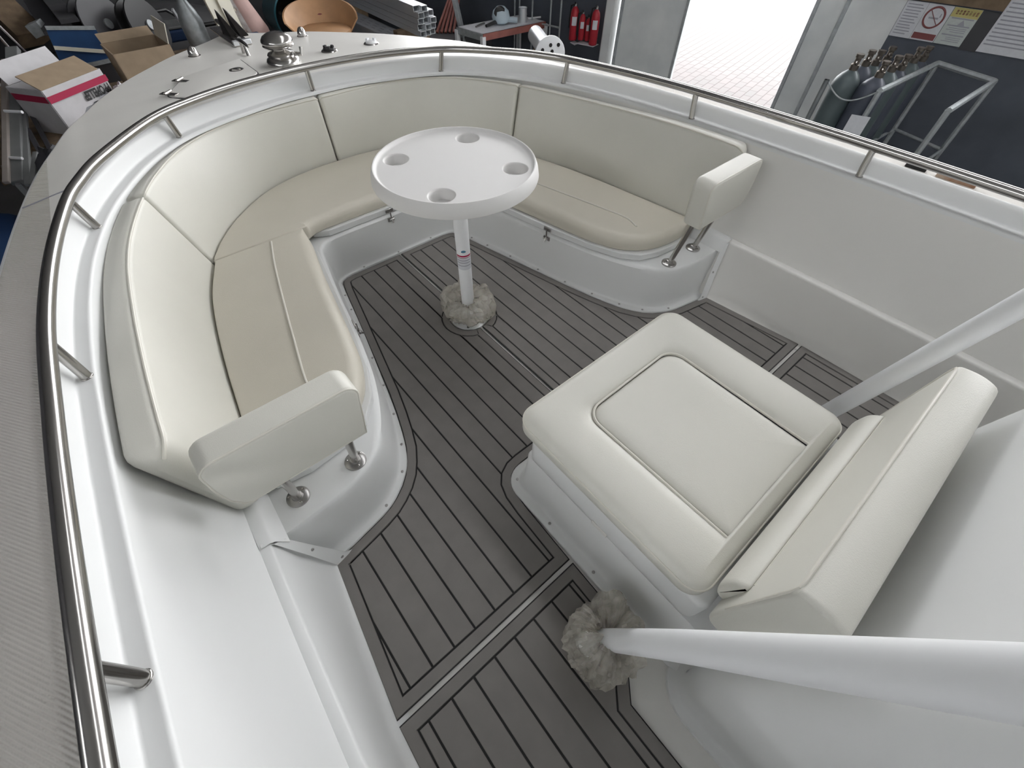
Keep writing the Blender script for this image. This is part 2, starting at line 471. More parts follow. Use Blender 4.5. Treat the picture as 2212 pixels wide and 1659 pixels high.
# index where the side deck seam lies (y about .88 on the deck)
iS = min(range(N // 2), key=lambda i: abs((inner[i][1] + D3[i][1]) / 2 - .90))
struct(MB().rows(deck_rows(iS, N - 1 - iS), closed=False, cap=False).build('deck', 'deck', smooth=50), 'smooth pale foredeck ahead of the cockpit')
struct(MB().rows(deck_rows(0, iS), closed=False, cap=False).build('deck', 'nonskid', smooth=50), 'textured side deck on the left')
struct(MB().rows(deck_rows(N - 1 - iS, N - 1), closed=False, cap=False).build('deck', 'nonskid', smooth=50), 'textured side deck on the right')
# hull outside
hull = [[tuple(p) for p in D3]]
for k, (dd, z) in enumerate([(.012, -.005), (.02, -.03), (.012, -.055), (-.01, -.07), (-.03, -.3), (-.12, -.75), (-.35, -1.05)]):
    row = []
    for i in range(N):
        c = np.array([D3[i][0] * (1 + dd / 1.2), D3[i][1] + (dd * 1.2 if D3[i][1] > 1.3 else 0) * (D3[i][1] - 1.3), D3[i][2] + z])
        row.append(tuple(c))
    hull.append(row)
struct(MB().rows(hull, closed=False, cap=False).build('wall_hull', 'gel', smooth=50), 'outer hull side of the boat')

# --- inner liner walls, with chine step; port and starboard halves
def liner(side):
    idx = range(0, N // 2 + 1) if side < 0 else range(N // 2, N)
    floor_in = lambda y: .225 - .05 * min(1, max(0, (-.56 - y) / .5)) + (.02 if y > -.5 else 0)
    def cur(d, z):
        dd = d if callable(d) else (lambda y, d=d: d)
        g = lambda y: 1.0 if y < .2 else max(.18, 1 - (y - .2) / .6 * .82)
        c = ecurve(lambda y: dd(y) * g(y), z); return [c[i] for i in idx]
    rows = [cur(-.022, dz(.670)), cur(-.027, .645), cur(-.062, .47), cur(-.098, .312), cur(-.103, .300), cur(-.104, .2945), cur(-.128, .292), cur(-.132, .288), cur(-.134, .280),
            cur(lambda y: -.134 - (floor_in(y) - .165) * .35, .16), cur(lambda y: -floor_in(y) + .028, .045), cur(lambda y: -floor_in(y) + .018, .02), cur(lambda y: -floor_in(y), .006), cur(lambda y: -floor_in(y) - .03, .004)]
    return MB().rows(rows, closed=False, cap=False)
struct(liner(-1).build('wall_left', 'gel', smooth=45), 'white inner side wall on the left of the cockpit')
struct(liner(1).build('wall_right', 'gel2', smooth=45), 'white inner side wall on the right of the cockpit')
struct(MB().box((0, -.9, -.02), (2.6, 4.8, .04)).build('floor', 'gel2', smooth=0), 'white cockpit sole under the decking')

# --- hand rail
Rcur = [(0, 1.405, .772), (.30, 1.378, .772), (.55, 1.302, .773), (.75, 1.185, .775), (.965, .935, .778), (1.06, .77, .78), (1.118, .62, .781), (1.187, .325, .784), (1.232, .02, .787), (1.2545, -.29, .789), (1.269, -.56, .79), (1.280, -.85, .79), (1.287, -1.2, .79), (1.294, -2, .79), (1.296, -3.2, .79)]
R3 = ucurve(Rcur, 200)
rail = empty('hand_rail', (0, 1.405, .67), 'curved polished steel hand rail running round the cockpit coaming', 'rail')
part(MB().tube([tuple(p) for p in R3], .0165, 16), 'rail_tube', 'chrome', rail)
def rail_at(x, y):
    i = min(range(len(R3)), key=lambda i: (R3[i][0] - x) ** 2 + (R3[i][1] - y) ** 2); return Vector(R3[i])
for bx, by in [(0, 1.402), (.689, 1.237), (-.689, 1.237), (1.096, .659), (-1.096, .659), (1.236, -.07), (-1.236, -.07), (1.274, -.831), (-1.274, -.831), (1.288, -1.62), (-1.288, -1.62)]:
    t = rail_at(bx, by) if bx else Vector((0, 1.405, .772))
    st = MB().tube([(bx, by, .676), (bx * .5 + t.x * .5, by * .5 + t.y * .5, .72), (t.x, t.y, t.z - .006)], .0125, 14)
    so = part(st, 'stanchion', 'chrome', rail)
    part(MB().lathe([(.0145, 0), (.0145, .001), (.0132, .002), (.0126, .003)], (bx, by, lerpz(by, .684, .672)), 18), 'collar', 'chrome', so)

# --- floor panels of foam planks
def clip(poly, axis, val, keep):
    o = []; n = len(poly)
    for i in range(n):
        a, b = poly[i], poly[(i + 1) % n]
        ia = (a[axis] - val) * keep >= 0; ib = (b[axis] - val) * keep >= 0
        if ia: o.append(a)
        if ia != ib:
            t = (val - a[axis]) / (b[axis] - a[axis]); o.append((a[0] + (b[0] - a[0]) * t, a[1] + (b[1] - a[1]) * t))
    return o
def area(p): return abs(sum(p[i][0] * p[(i + 1) % len(p)][1] - p[(i + 1) % len(p)][0] * p[i][1] for i in range(len(p)))) / 2
def dedupe(p, e=1e-4):
    o = []
    for q in p:
        if not o or math.hypot(q[0] - o[-1][0], q[1] - o[-1][1]) > e: o.append((q[0], q[1]))
    while len(o) > 1 and math.hypot(o[0][0] - o[-1][0], o[0][1] - o[-1][1]) < e: o.pop()
    return o
TY = .112      # table post y
side_pts = [(-.373, .748), (-.388, .70), (-.417, .57), (-.452, .41), (-.498, .205), (-.554, -.048), (-.588, -.175), (-.615, -.262), (-.642, -.335), (-.674, -.391), (-.702, -.43), (-.736, -.462), (-.775, -.488), (-.813, -.507), (-.86, -.521), (-.905, -.53), (-.975, -.543), (-1.035, -.555)]
arc = [(-.0 - .098 * math.cos(a), TY + .098 * math.sin(a)) for a in np.linspace(PI / 2 - .07, -PI / 2 + .07, 15)]
fwd = [(-.006, .783), (-.30, .785), (-.335, .78), (-.362, .768)] + side_pts + [(-1.053, -.570), (-1.109, -1.050), (-.442, -1.050), (-.434, -.82), (-.428, -.755), (-.415, -.715), (-.395, -.692), (-.365, -.678), (-.33, -.674), (-.006, -.674)] + [p for p in reversed(arc)]
aft = [(-.441, -1.064), (-1.111, -1.064), (-1.122, -1.7), (-1.124, -3.1), (-.585, -3.1), (-.585, -1.44), (-.48, -1.33), (-.446, -1.25)]
PITCH, X0 = .0772, .036
def panel(poly, sx, label):
    poly = dedupe(poly)
    poly = [(p[0] * sx, p[1]) for p in poly]
    inn = [tuple(p) for p in offset_poly(poly, .037)]
    inn2 = [tuple(p) for p in offset_poly(poly, .0425)]
    r = empty('deck_mat', (poly[0][0], poly[0][1], 0), label, 'floor mat', 'dark planked floor mats of the cockpit')
    part(MB().prism(poly, .0045, .0085), 'caulk_base', 'caulk', r, smooth=0)
    edge = [tuple(p) for p in offset_poly(poly, .003)]
    n = len(poly)
    ring = MB(); rows = [[(p[0], p[1], .0085) for p in edge], [(p[0], p[1], .012) for p in offset_poly(poly, .0045)], [(p[0], p[1], .012) for p in offset_poly(poly, .0355)], [(p[0], p[1], .0085) for p in inn]]
    ring.rows(rows, True, False)
    part(ring, 'border_plank', 'plank', r, smooth=30)
    k = -1
    while True:
        xa = X0 + PITCH * k + .0032; xb = X0 + PITCH * (k + 1) - .0032
        k += 1
        if xa > 1.2: break
        lo, hi = (xa, xb) if sx < 0 else (-xb, -xa)
        lo, hi = (-xb, -xa) if sx > 0 else (xa, xb)
        # port planks have x<0: sx=+1 keeps the given (port) polygon
        c = clip(clip([tuple(p) for p in inn2], 0, lo, 1), 0, hi, -1)
        c = dedupe(c)
        if len(c) < 3 or area(c) < 3e-4: continue
        pm = MB(); q = offset_poly(c, .0016)
        if area(c) > 2.5e-3: pm.rows([[(p[0], p[1], .0084) for p in c], [(p[0], p[1], .0104) for p in c], [(p[0], p[1], .0118) for p in q]], True, True)
        else: pm.prism([tuple(p) for p in c], .0084, .0115)
        part(pm, 'plank', 'plank', r, smooth=0)
    return r
panel(fwd, 1, 'dark grey planked mat left of the table, in front of the left bench')
panel(fwd, -1, 'dark grey planked mat right of the table, in front of the right bench')
panel(aft, 1, 'dark grey planked mat in the left walkway nearest the camera')
panel(aft, -1, 'dark grey planked mat in the right walkway beside the console')

# --- moulded bench base (horseshoe)
Ucur = [(0, .812), (.25, .812), (.345, .803), (.40, .765), (.425, .70), (.487, .43), (.545, .13), (.60, -.10), (.655, -.25), (.708, -.352), (.773, -.432), (.884, -.479), (1.022, -.493), (1.13, -.497)]
Fcur = [(0, .788), (.25, .788), (.335, .780), (.372, .755), (.387, .71), (.452, .405), (.508, .16), (.56, -.06), (.60, -.21), (.645, -.34), (.70, -.428), (.805, -.504), (.94, -.537), (1.065, -.56)]
Wcur = [(0, 1.30), (.25, 1.27), (.36, 1.24), (.45, 1.20), (.58, 1.12), (.80, .86), (.95, .50), (1.04, .10), (1.09, -.1), (1.12, -.2), (1.135, -.3), (1.148, -.36), (1.152, -.42), (1.157, -.47)]
NB = 141
U, F, Wc = (ucurve(c, NB) for c in (Ucur, Fcur, Wcur))
def mixc(a, b, t, z): return [(a[i][0] * (1 - t) + b[i][0] * t, a[i][1] * (1 - t) + b[i][1] * t, z) for i in range(NB)]
base = empty('bench_base', (0, .8, 0), 'white horseshoe moulded base carrying the bench cushions', 'bench')
part(MB().rows([mixc(F, U, 0, .003), mixc(F, U, .0, .012), mixc(F, U, .05, .016), mixc(F, U, .40, .019), mixc(F, U, .50, .022), mixc(F, U, .60, .032), mixc(F, U, .70, .055), mixc(F, U, .93, .205), mixc(F, U, .97, .228), mixc(U, Wc, .02, .238), mixc(U, Wc, .05, .241), mixc(U, Wc, .5, .241), mixc(U, Wc, 1, .241)], closed=False, cap=False), 'base_moulding', 'gel', base, smooth=40)
for sx in (-1, 1):   # turned-up lip along the side wall and screwed flange down its aft end
    lip = [[(sx * (1.092 + (y + .43) * -.02), y, .2415), (sx * (1.116 + (y + .43) * -.02), y, .289), (sx * (1.128 + (y + .43) * -.02), y, .2965), (sx * (1.156 + (y + .43) * -.02), y, .2975)] for y in np.linspace(-.524, -.34, 6)]
    part(MB().rows(lip, closed=False, cap=False), 'side_lip', 'gel', base, smooth=35)
    fa = [(1.152, -.520, .297), (1.124, -.524, .288), (1.085, -.543, .15), (1.046, -.566, .012), (1.040, -.568, .002)]
    fb = [(1.150, -.508, .2985), (1.100, -.508, .252), (1.058, -.524, .14), (1.004, -.549, .022), (.985, -.549, .012)]
    part(MB().rows([[(sx * p[0], p[1] - .004, p[2]) for p in fa], [(sx * p[0], p[1] - .006, p[2] + .004) for p in fb]], closed=False, cap=False), 'end_flange', 'gel', base, smooth=60)
def screw(p, parent, n=(0, 0, 1)):
    R = Vector((0, 0, 1)).rotation_difference(Vector(n)).to_matrix()
    s = part(MB().lathe([(.0058, 0), (.0056, .0018), (.003, .0032), (.0012, .0028)], p, 8, R=R), 'screw', 'steel_dark', parent)
    return s
def nearest(cur, y, sx):
    c = [p for p in cur if p[0] * sx >= 0]; return min(c, key=lambda p: abs(p[1] - y))
for sx in (-1, 1):
    for y in (.66, .50, .33, .17, .0, -.16, -.30, -.42, -.50):
        i = min((i for i in range(NB) if F[i][0] * sx > .1), key=lambda i: abs(F[i][1] - y))
        p = np.array(F[i][:2]) * .75 + np.array(U[i][:2]) * .25
        screw((p[0], p[1], .018), base)
    for p in ((1.115, -.506, .270), (1.070, -.527, .146), (1.022, -.549, .024)):
        screw((sx * p[0], p[1] - .01, p[2]), base, (-.2 * sx, -.9, .4))
for x in (-.22, 0, .22): screw((x, .796, .0185), base)
# hatch lid boards (white strip between mould and cushion) with latches
def lid_strip(pts, name='lid_board'):
    return part(MB().prism(pts, .2435, .275), name, 'gel', base, smooth=0, bevel=.004)
lid_strip([(-.33, .822), (.33, .822), (.40, .86), (.40, 1.2), (-.40, 1.2), (-.40, .86)])
for sx in (-1, 1):
    lid_strip([(sx * x, y) for x, y in [(.442, .70), (.496, .43), (.556, .12), (.610, -.10), (.665, -.235), (.73, -.31), (.82, -.345), (.95, -.36), (1.06, -.345), (1.05, .1), (.95, .5), (.80, .72)]])
def latch(p, dirv):
    """rubber-style draw latch with plate, hook and toggle, dirv: outward from the bench face"""
    d = Vector(dirv).normalized(); s = Vector((-d.y, d.x, 0))
    lt = part(MB().beam(Vector(p) + Vector((0, 0, .020)) - d * .002, Vector(p) + Vector((0, 0, .020)) + d * .004, .046, .020), 'latch', 'steel_dark', base, bevel=.004)
    part(MB().beam(Vector(p) + Vector((0, 0, -.030)) - d * .002, Vector(p) + Vector((0, 0, -.030)) + d * .004, .040, .024), 'keeper_plate', 'steel_dark', lt, bevel=.004)
    part(MB().tube([Vector(p) + d * .008 + Vector((0, 0, z)) for z in (.018, 0, -.022)], .004, 8), 'hook', 'chrome', lt)
    part(MB().tube([Vector(p) + d * .012 + Vector((0, 0, -.026)) + s * w for w in (-.014, .014)], .0055, 8), 'toggle', 'steel_dark', lt)
    part(MB().tube([Vector(p) + d * .010 + Vector((0, 0, -.02)), Vector(p) + d * .022 + Vector((0, 0, -.042))], .004, 8), 'pull_tab', 'chrome', lt)
latch((0.005, .806, .248), (0, -1, 0))
latch((-.542, .144, .246), (.985, -.17, 0))
latch((.542, .144, .246), (-.985, -.17, 0))

# --- backrest cushions
Tk = [(0, 1.350, .656), (.16, 1.352, .656), (.35, 1.345, .657), (.55, 1.285, .657), (.72, 1.165, .658), (.845, 1.0, .659), (.928, .838, .66), (1.015, .61, .66), (1.065, .40, .665), (1.095, .143, .678), (1.114, -.08, .688), (1.128, -.27, .690), (1.137, -.42, .688)]
Bk = [(0, 1.340, .30), (.15, 1.335, .30), (.338, 1.300, .30), (.495, 1.225, .30), (.655, 1.09, .30), (.770, .950, .30), (.845, .815, .30), (.925, .59, .30), (.970, .39, .30), (1.010, .15, .30), (1.036, -.06, .30), (1.062, -.26, .30), (1.082, -.41, .30)]
NC = 241
T3, B3 = ucurve(Tk, NC), ucurve(Bk, NC)
knot_i = lambda k, sx: int(round((12 + sx * k) / 24 * (NC - 1)))
def rr_section(w, h, r, inset, k=5):
    w2, h2 = max(w - 2 * inset, .004), max(h - 2 * inset, .004)
    r = min(r, w2 / 2 - 1e-4, h2 / 2 - 1e-4)
    return [(a + inset, b + inset) for a, b in round_rect(0, w2, 0, h2, r, k)]
def backrest(i0, i1, label, r_end0=.018, r_end1=.018, th=.088, gap=.004):
    P = []
    for i in range(i0, i1 + 1): P.append((np.array(T3[i]), np.array(B3[i])))
    # arc positions
    L = [0.0]
    for a, b in zip(P[:-1], P[1:]): L.append(L[-1] + np.linalg.norm((b[0] + b[1]) / 2 - (a[0] + a[1]) / 2))
    tot = L[-1]
    def at(s):
        s = min(max(s, 0), tot); j = max(0, min(len(L) - 2, int(np.searchsorted(L, s) - 1))); t = (s - L[j]) / (L[j + 1] - L[j])
        return P[j][0] * (1 - t) + P[j + 1][0] * t, P[j][1] * (1 - t) + P[j + 1][1] * t, (P[j + 1][1] + P[j + 1][0] - P[j][0] - P[j][1])
    ss = []
    for k in range(7): ss.append((gap + r_end0 * (1 - math.cos(PI / 2 * k / 6)), r_end0 * (1 - math.sin(PI / 2 * k / 6))))
    nmid = max(8, int(tot / .03))
    for k in range(1, nmid): ss.append((gap + r_end0 + (tot - 2 * gap - r_end0 - r_end1) * k / nmid, 0))
    for k in range(7): ss.append((tot - gap - r_end1 * (1 - math.sin(PI / 2 * k / 6)), r_end1 * (1 - math.cos(PI / 2 * k / 6))))
    rows = []; pipe = []
    for s, inset in ss:
        t, b, d = at(s)
        a = t - b; hgt = np.linalg.norm(a); a /= hgt
        o = np.cross(a, d); o /= np.linalg.norm(o)
        mid = (t + b) / 2
        if o @ np.array([mid[0], mid[1] - .3, 0]) < 0: o = -o
        row = []
        bulge = .010 * math.sin(PI * min(1, max(0, s / tot)))
        for w, h in rr_section(th, hgt, .020, inset):
            bl = bulge * math.sin(PI * min(1, max(0, h / hgt))) * (1 - w / th)
            row.append(b + a * h + o * (w - bl))
        rows.append(row)
        pipe.append(b + a * (hgt - inset - .006) + o * (inset + .006) - o * .003)
    mid = P[len(P) // 2][1]
    ro = empty('backrest_cushion', (mid[0], mid[1], .30), label, 'cushion', 'backrest cushions of the horseshoe bench')
    part(MB().rows(rows, True, True), 'pad', 'vinyl', ro, smooth=60)
    part(MB().tube(pipe[2:-2], .0038, 8), 'piping', 'pipe', ro)
    return ro
j3 = 6
backrest(knot_i(12, -1), knot_i(j3, -1), 'left side backrest cushion, longest cream pad along the left bench', r_end0=.05, th=.092)
backrest(knot_i(j3, -1), knot_i(0, 1), 'curved cream backrest cushion at the left front corner of the bench')
backrest(knot_i(0, 1), knot_i(j3, 1), 'curved cream backrest cushion behind the table at the right front corner')
backrest(knot_i(j3, 1), knot_i(12, 1), 'right side backrest cushion, cream pad along the right bench', r_end1=.05, th=.092)

# --- seat cushions
def seat(poly, label, is_front, seam=None):
    poly = dedupe(poly)
    cx = sum(p[0] for p in poly) / len(poly); cy = sum(p[1] for p in poly) / len(poly)
    ro = empty('seat_cushion', (cx, cy, .275), label, 'cushion', 'seat cushions of the horseshoe bench')
    part(pillow(MB(), poly, .2752, .345, [.048 if is_front(p) else .007 for p in poly], .046), 'pad', 'vinyl_seat', ro, smooth=60)
    if seam: part(MB().tube(seam, .0042, 8), 'piping', 'pipe', ro)
    return ro
def smooth_poly(pts, n): return [tuple(p) for p in spline(pts, n)]
front_p = smooth_poly([(.446, .760), (.457, .69), (.503, .49), (.561, .193), (.606, -.032), (.640, -.14), (.685, -.225), (.75, -.285), (.84, -.325), (.95, -.342), (1.065, -.34)], 40)
back_p = smooth_poly([(1.06, -.26), (1.035, -.06), (1.008, .15), (.968, .39), (.922, .59), (.85, .79)], 26)
for sx, lab in ((-1, 'cream seat cushion of the left bench with a piped front roll'), (1, 'cream seat cushion of the right bench in front of the right backrest')):
    po = [(sx * x, y) for x, y in front_p + back_p + [(.85, .803), (.447, .803)]]
    sm = [(sx * x, y, .346) for x, y in smooth_poly([(.602, .785), (.640, .66), (.679, .513), (.735, .28), (.785, .06), (.812, -.06), (.82, -.13), (.80, -.20)], 30)]
    fset = {(round(sx * x, 5), round(y, 5)) for x, y in front_p[:-3]}
    seat(po, lab, lambda p: (round(p[0], 5), round(p[1], 5)) in fset, sm)
bow_back = [(x, y) for x, y in smooth_poly([(.842, .83), (.765, .955), (.650, 1.09), (.49, 1.22), (.335, 1.29), (.15, 1.325), (0, 1.33), (-.15, 1.325), (-.335, 1.29), (-.49, 1.22), (-.650, 1.09), (-.765, .955), (-.842, .83)], 50)]
bow_front = [(-.85, .805), (-.448, .805)] + smooth_poly([(-.428, .808), (-.40, .824), (-.36, .834), (-.30, .838), (0, .838), (.30, .838), (.36, .834), (.40, .824), (.428, .808)], 30) + [(.448, .805), (.85, .805)]
seat(bow_back + bow_front, 'cream seat cushion across the bow, behind the round table', lambda p: p[1] < .845 and abs(p[0]) < .42)

# --- arm rests on posts
def armrest(sx, label):
    ro = empty('armrest', (sx * .925, -.42, .241), label, 'armrest', 'padded armrests at the bench ends')
    # outline in x-z plane, extruded in y with soft edges
    prof = [(.770, .497), (1.09, .497), (1.112, .53), (1.118, .62), (1.10, .685)]
    pz = [(.760, .494), (.752, .56), (.744, .655)]
    outl = [(.768, .494)] + [(.745 + .035 * (1 - math.cos(a)), .655 + .037 * math.sin(a)) for a in np.linspace(0, PI / 2, 7)] + [(1.075 + .038 * math.sin(a), .660 + .034 * math.cos(a)) for a in np.linspace(0, PI / 2, 7)] + [(1.116, .60), (1.112, .545), (1.095, .505), (1.08, .494)]
    rows = []
    y0, y1, r = -.518, -.428, .012
    for k in range(5):
        a = PI / 2 * k / 4; q = offset_poly(outl, r * (1 - math.sin(a))); rows.append([(sx * p[0], y0 + r * (1 - math.cos(a)), p[1]) for p in q])
    for k in range(5):
        a = PI / 2 * k / 4; q = offset_poly(outl, .02 * (1 - math.cos(a))); rows.append([(sx * p[0], y1 - .02 + .02 * math.sin(a), p[1]) for p in q])
    part(MB().rows(rows, True, True), 'pad', 'vinyl', ro, smooth=50)
    q = offset_poly(outl, .003)
    part(MB().tube([(sx * p[0], y0 + .004, p[1]) for p in q], .0028, 8, closed=True), 'piping', 'pipe', ro)
    for px in (.8275, 1.021):
        po = part(MB().tube([(sx * px, -.41, .24), (sx * (px - .008), -.445, .40), (sx * (px - .012), -.468, .52)], .0125, 14), 'post', 'chrome', ro)
        fl = part(MB().lathe([(.035, 0), (.035, .004), (.030, .007), (.018, .009), (.016, .018), (.0128, .02)], (sx * px, -.409, .241), 28), 'flange', 'steel_dark', ro)
        for a in (.5, .5 + 2 * PI / 3, .5 + 4 * PI / 3):
            part(MB().lathe([(.0048, 0), (.004, .002), (.001, .003)], (sx * px + .026 * math.cos(a), -.409 + .026 * math.sin(a), .2485), 8), 'screw', 'chrome', fl)
    return ro
armrest(-1, 'cream padded armrest on steel posts at the near end of the left bench')
armrest(1, 'cream padded armrest on steel posts at the far right bench end')

# --- round pedestal table
TZ = .775
tb = empty('pedestal_table', (0, TY, .012), 'round white pedestal table with four cup holes', 'table')
def table_top():
    me = bpy.data.meshes.new('table_top')
    bm = bmesh.new()
    n = 96; R0 = .2965
    prof = [(.250, TZ - .050), (.306, TZ - .050), (.3075, TZ - .045), (.304, TZ - .022), (R0, TZ - .003), (R0 - .003, TZ), (R0 - .007, TZ - .001), (R0 - .011, TZ - .009), (R0 - .014, TZ - .0118), (R0 - .018, TZ - .0125), (R0 - .0225, TZ - .0125)]
    rings = []
    for r_, z in prof: rings.append([bm.verts.new((r_ * math.cos(2 * PI * k / n), TY + r_ * math.sin(2 * PI * k / n), z)) for k in range(n)])
    for a, b in zip(rings[:-1], rings[1:]):
        for k in range(n): bm.faces.new((a[k], a[(k + 1) % n], b[(k + 1) % n], b[k]))
    bm.faces.new(list(reversed(rings[0])))
    # top plate: constrained triangulation between the rim and four cup holes
    zt = TZ - .0125
    cv, ce = list(rings[-1]), [(k, (k + 1) % n) for k in range(n)]
    for (cx, cy) in cups:
        hp = [(.0500, 0), (.0485, 0), (.0468, -.0012), (.0450, -.005), (.0445, -.008), (.0425, -.035), (.040, -.038)]
        loops = []
        for rr, dzz in hp: loops.append([bm.verts.new((cx + rr * math.cos(2 * PI * k / 32), cy + rr * math.sin(2 * PI * k / 32), zt + dzz)) for k in range(32)])
        for a, b in zip(loops[:-1], loops[1:]):
            for k in range(32): bm.faces.new((a[k], a[(k + 1) % 32], b[(k + 1) % 32], b[k]))
        bm.faces.new(loops[-1])
        o0 = len(cv); cv += loops[0]; ce += [(o0 + k, o0 + (k + 1) % 32) for k in range(32)]
    from mathutils.geometry import delaunay_2d_cdt
    v2, e2, f2, ov, oe, of = delaunay_2d_cdt([Vector((v.co.x, v.co.y)) for v in cv], ce, [], 0, 1e-7)
    for t in f2:
        m3 = sum((v2[i] for i in t), Vector((0, 0))) / 3
        if any((m3.x - cx) ** 2 + (m3.y - cy) ** 2 < .0497 ** 2 for cx, cy in cups): continue
        try: bm.faces.new([cv[ov[i][0]] for i in t])
        except ValueError: pass
    bmesh.ops.recalc_face_normals(bm, faces=bm.faces)
    bm.to_mesh(me); bm.free()
    me.shade_smooth(); me.set_sharp_from_angle(angle=math.radians(38))
    me.materials.append(M['table'])
    o = bpy.data.objects.new('table_top', me); COL.objects.link(o); o.parent = tb
    me.transform(Matrix.Translation(-Vector(tb.location)))
cups = [(.222 * math.cos(a), TY + .222 * math.sin(a)) for a in (.73, 2.30, -.83, -2.39)]
table_top()
post = part(MB().lathe([(.030, 0), (.030, .70), (.0295, TZ - .062)], (0, TY, .014), 28), 'post', 'paint', tb)
part(MB().lathe([(.075, -.02), (.075, 0), (.05, .012), (.031, .015)], (0, TY, TZ - .066), 28), 'top_socket', 'table', tb)
bs = part(MB().lathe([(.090, 0), (.090, .004), (.084, .008), (.070, .010), (.060, .016), (.040, .024), (.036, .06), (.031, .062)], (0, TY, .001), 40), 'base_plate', 'alu', tb)
for a in (-.9, .9, 2.5, 4.0):
    part(MB().lathe([(.007, 0), (.006, .003), (.002, .003)], (.078 * math.cos(a), TY + .078 * math.sin(a), .0098), 10), 'screw', 'steel_dark', bs)
def band(z0, z1, a0, a1, m, name, r=.0306):
    rows = [[(r * math.cos(a0 + (a1 - a0) * k / 14), TY + r * math.sin(a0 + (a1 - a0) * k / 14), z) for k in range(15)] for z in (z0, z1)]
    return part(MB().rows(rows, closed=False, cap=False), name, m, post)
va = math.atan2(CP[1] - TY, CP[0])
band(.315, .375, va - 1.35, va + 1.35, 'paper', 'label_sticker', .0304)
band(.382, .390, va - 1.2, va + 1.2, 'crimson', 'label_stripe')
band(.376, .379, va - 1.2, va + 1.2, 'brown_ink', 'label_stripe', .0307)
for z in (.335, .350, .362): band(z, z + .004, va - 1.1, va + 1.0, 'grey_ink', 'label_print', .0307)
el = MB(); el.lathe([(.0105, 0), (.0105, .0006)], (0, 0, 0), 20)
o = el.build('label_badge', 'blue_ink', post)
o.data.transform(Matrix.Diagonal((1, .55, 1, 1)))
Rb = Matrix((( -math.sin(va), 0, math.cos(va)), (math.cos(va), 0, math.sin(va)), (0, 1, 0)))
o.data.transform(Rb.to_4x4()); o.data.transform(Matrix.Translation(Vector((.0305 * math.cos(va), .0305 * math.sin(va), .41 - .012))))

# --- crumpled plastic film around the post
def crumple(name, c, rad, tubr, hz, label, seed, squash=.9, nu=78, nv=26, m='film', lift=0.0, freq=1.0, jit=.045):
    """a loop of crumpled film: ridged folds over an uneven torus"""
    rows = []
    for i in range(nu):
        a = 2 * PI * i / nu; ca, sa = math.cos(a), math.sin(a)
        row = []
        rr = rad * (1 + .20 * noise.noise(Vector((ca * 1.3 + seed, sa * 1.3, .3))))
        tr = tubr * (1 + .55 * noise.noise(Vector((ca * 1.6, sa * 1.6, seed + 2))))
        for j in range(nv):
            b = 2 * PI * j / nv
            d = Vector((math.cos(b) * ca, math.cos(b) * sa, math.sin(b)))
            p = Vector((rr * ca, rr * sa, 0)) + Vector((d.x * tr, d.y * tr, d.z * tr * squash))
            q = Vector((ca * 2.6 * freq + seed, sa * 2.6 * freq, b * .55 + seed * 2))
            warp = Vector((noise.noise(q * .8), noise.noise(q * .8 + Vector((7, 0, 0))), noise.noise(q * .8 + Vector((0, 9, 0)))))
            q2 = q + warp * 1.3
            ridge = 1 - abs(noise.noise(q2 * 1.0)) * 2.4
            fine = 1 - abs(noise.noise(q2 * 2.3 + Vector((3, 1, 2)))) * 2.2
            p += d * tubr * (.36 * ridge + .10 * fine - .14)
            p += Vector((random.uniform(-1, 1), random.uniform(-1, 1), random.uniform(-1, 1))) * tubr * jit
            p.z += lift * tr * max(0, sa)
            row.append((c[0] + p.x, c[1] + p.y, max(c[2] + p.z, hz + .002 * (j % 3))))
        rows.append(row)
    o = MB().rows(rows, True, False, loop=True).build(name, m, smooth=16)
    o.data.transform(Matrix.Translation(-Vector(c))); o.location = c
    return tag(o, label, 'plastic wrap')
crumple('plastic_wrap', (-.002, TY + .004, .078), .076, .050, .0135, 'crumpled clear plastic film gathered round the table post foot', 2.3, squash=1.15, lift=.35, freq=.8, jit=.07, nu=46, nv=17)

# --- console with forward seat
con = empty('console', (0, -1.05, 0), 'white moulded helm console with the forward lounge seat base', 'console')
def slab(poly, rings, name, m, parent, smooth=45):
    rows = [[(p[0], p[1], z) for p in (offset_poly(poly, d) if d else poly)] for d, z in rings]
    return part(MB().rows(rows, True, True), name, m, parent, smooth=smooth)
foot = round_rect(-.432, .432, -1.53, -.675, [.085, .085, .01, .01])
slab(foot, [(0, .0), (0, .012), (.004, .017), (.026, .020), (.034, .026), (.042, .045), (.050, .075), (.058, .205), (.062, .214), (.070, .216)], 'seat_plinth', 'gel', con)
lidp = round_rect(-.372, .372, -1.392, -.735, [.05, .05, .03, .03])
slab(lidp, [(.006, .214), (0, .220), (-.001, .240), (-.001, .325), (.003, .343), (.012, .350)], 'seat_lid', 'gel', con)
part(MB().beam((-.374, -1.04, .228), (-.374, -1.10, .228), .006, .020), 'lid_notch', 'gel2', con, bevel=.002)
for y in (-.72, -.92, -1.13): screw((-.414 if y < -.8 else -.392, y, .0195), con)
# main console body behind the seat: raked front with soft vertical corners
body = round_rect(-.462, .462, -2.5, -1.485, [.075, .075, .05, .05], 10)
rows = []
for d, z in [(-.045, 0), (-.043, .012), (-.020, .018), (-.012, .030), (-.004, .06), (0, .12), (0, .5), (.004, .9), (.008, 1.2), (.02, 1.26), (.05, 1.29)]:
    rows.append([(p[0], p[1] - .135 * max(0, z - .1), z) for p in offset_poly(body, d)])
part(MB().rows(rows, True, True), 'console_body', 'gel', con, smooth=50)
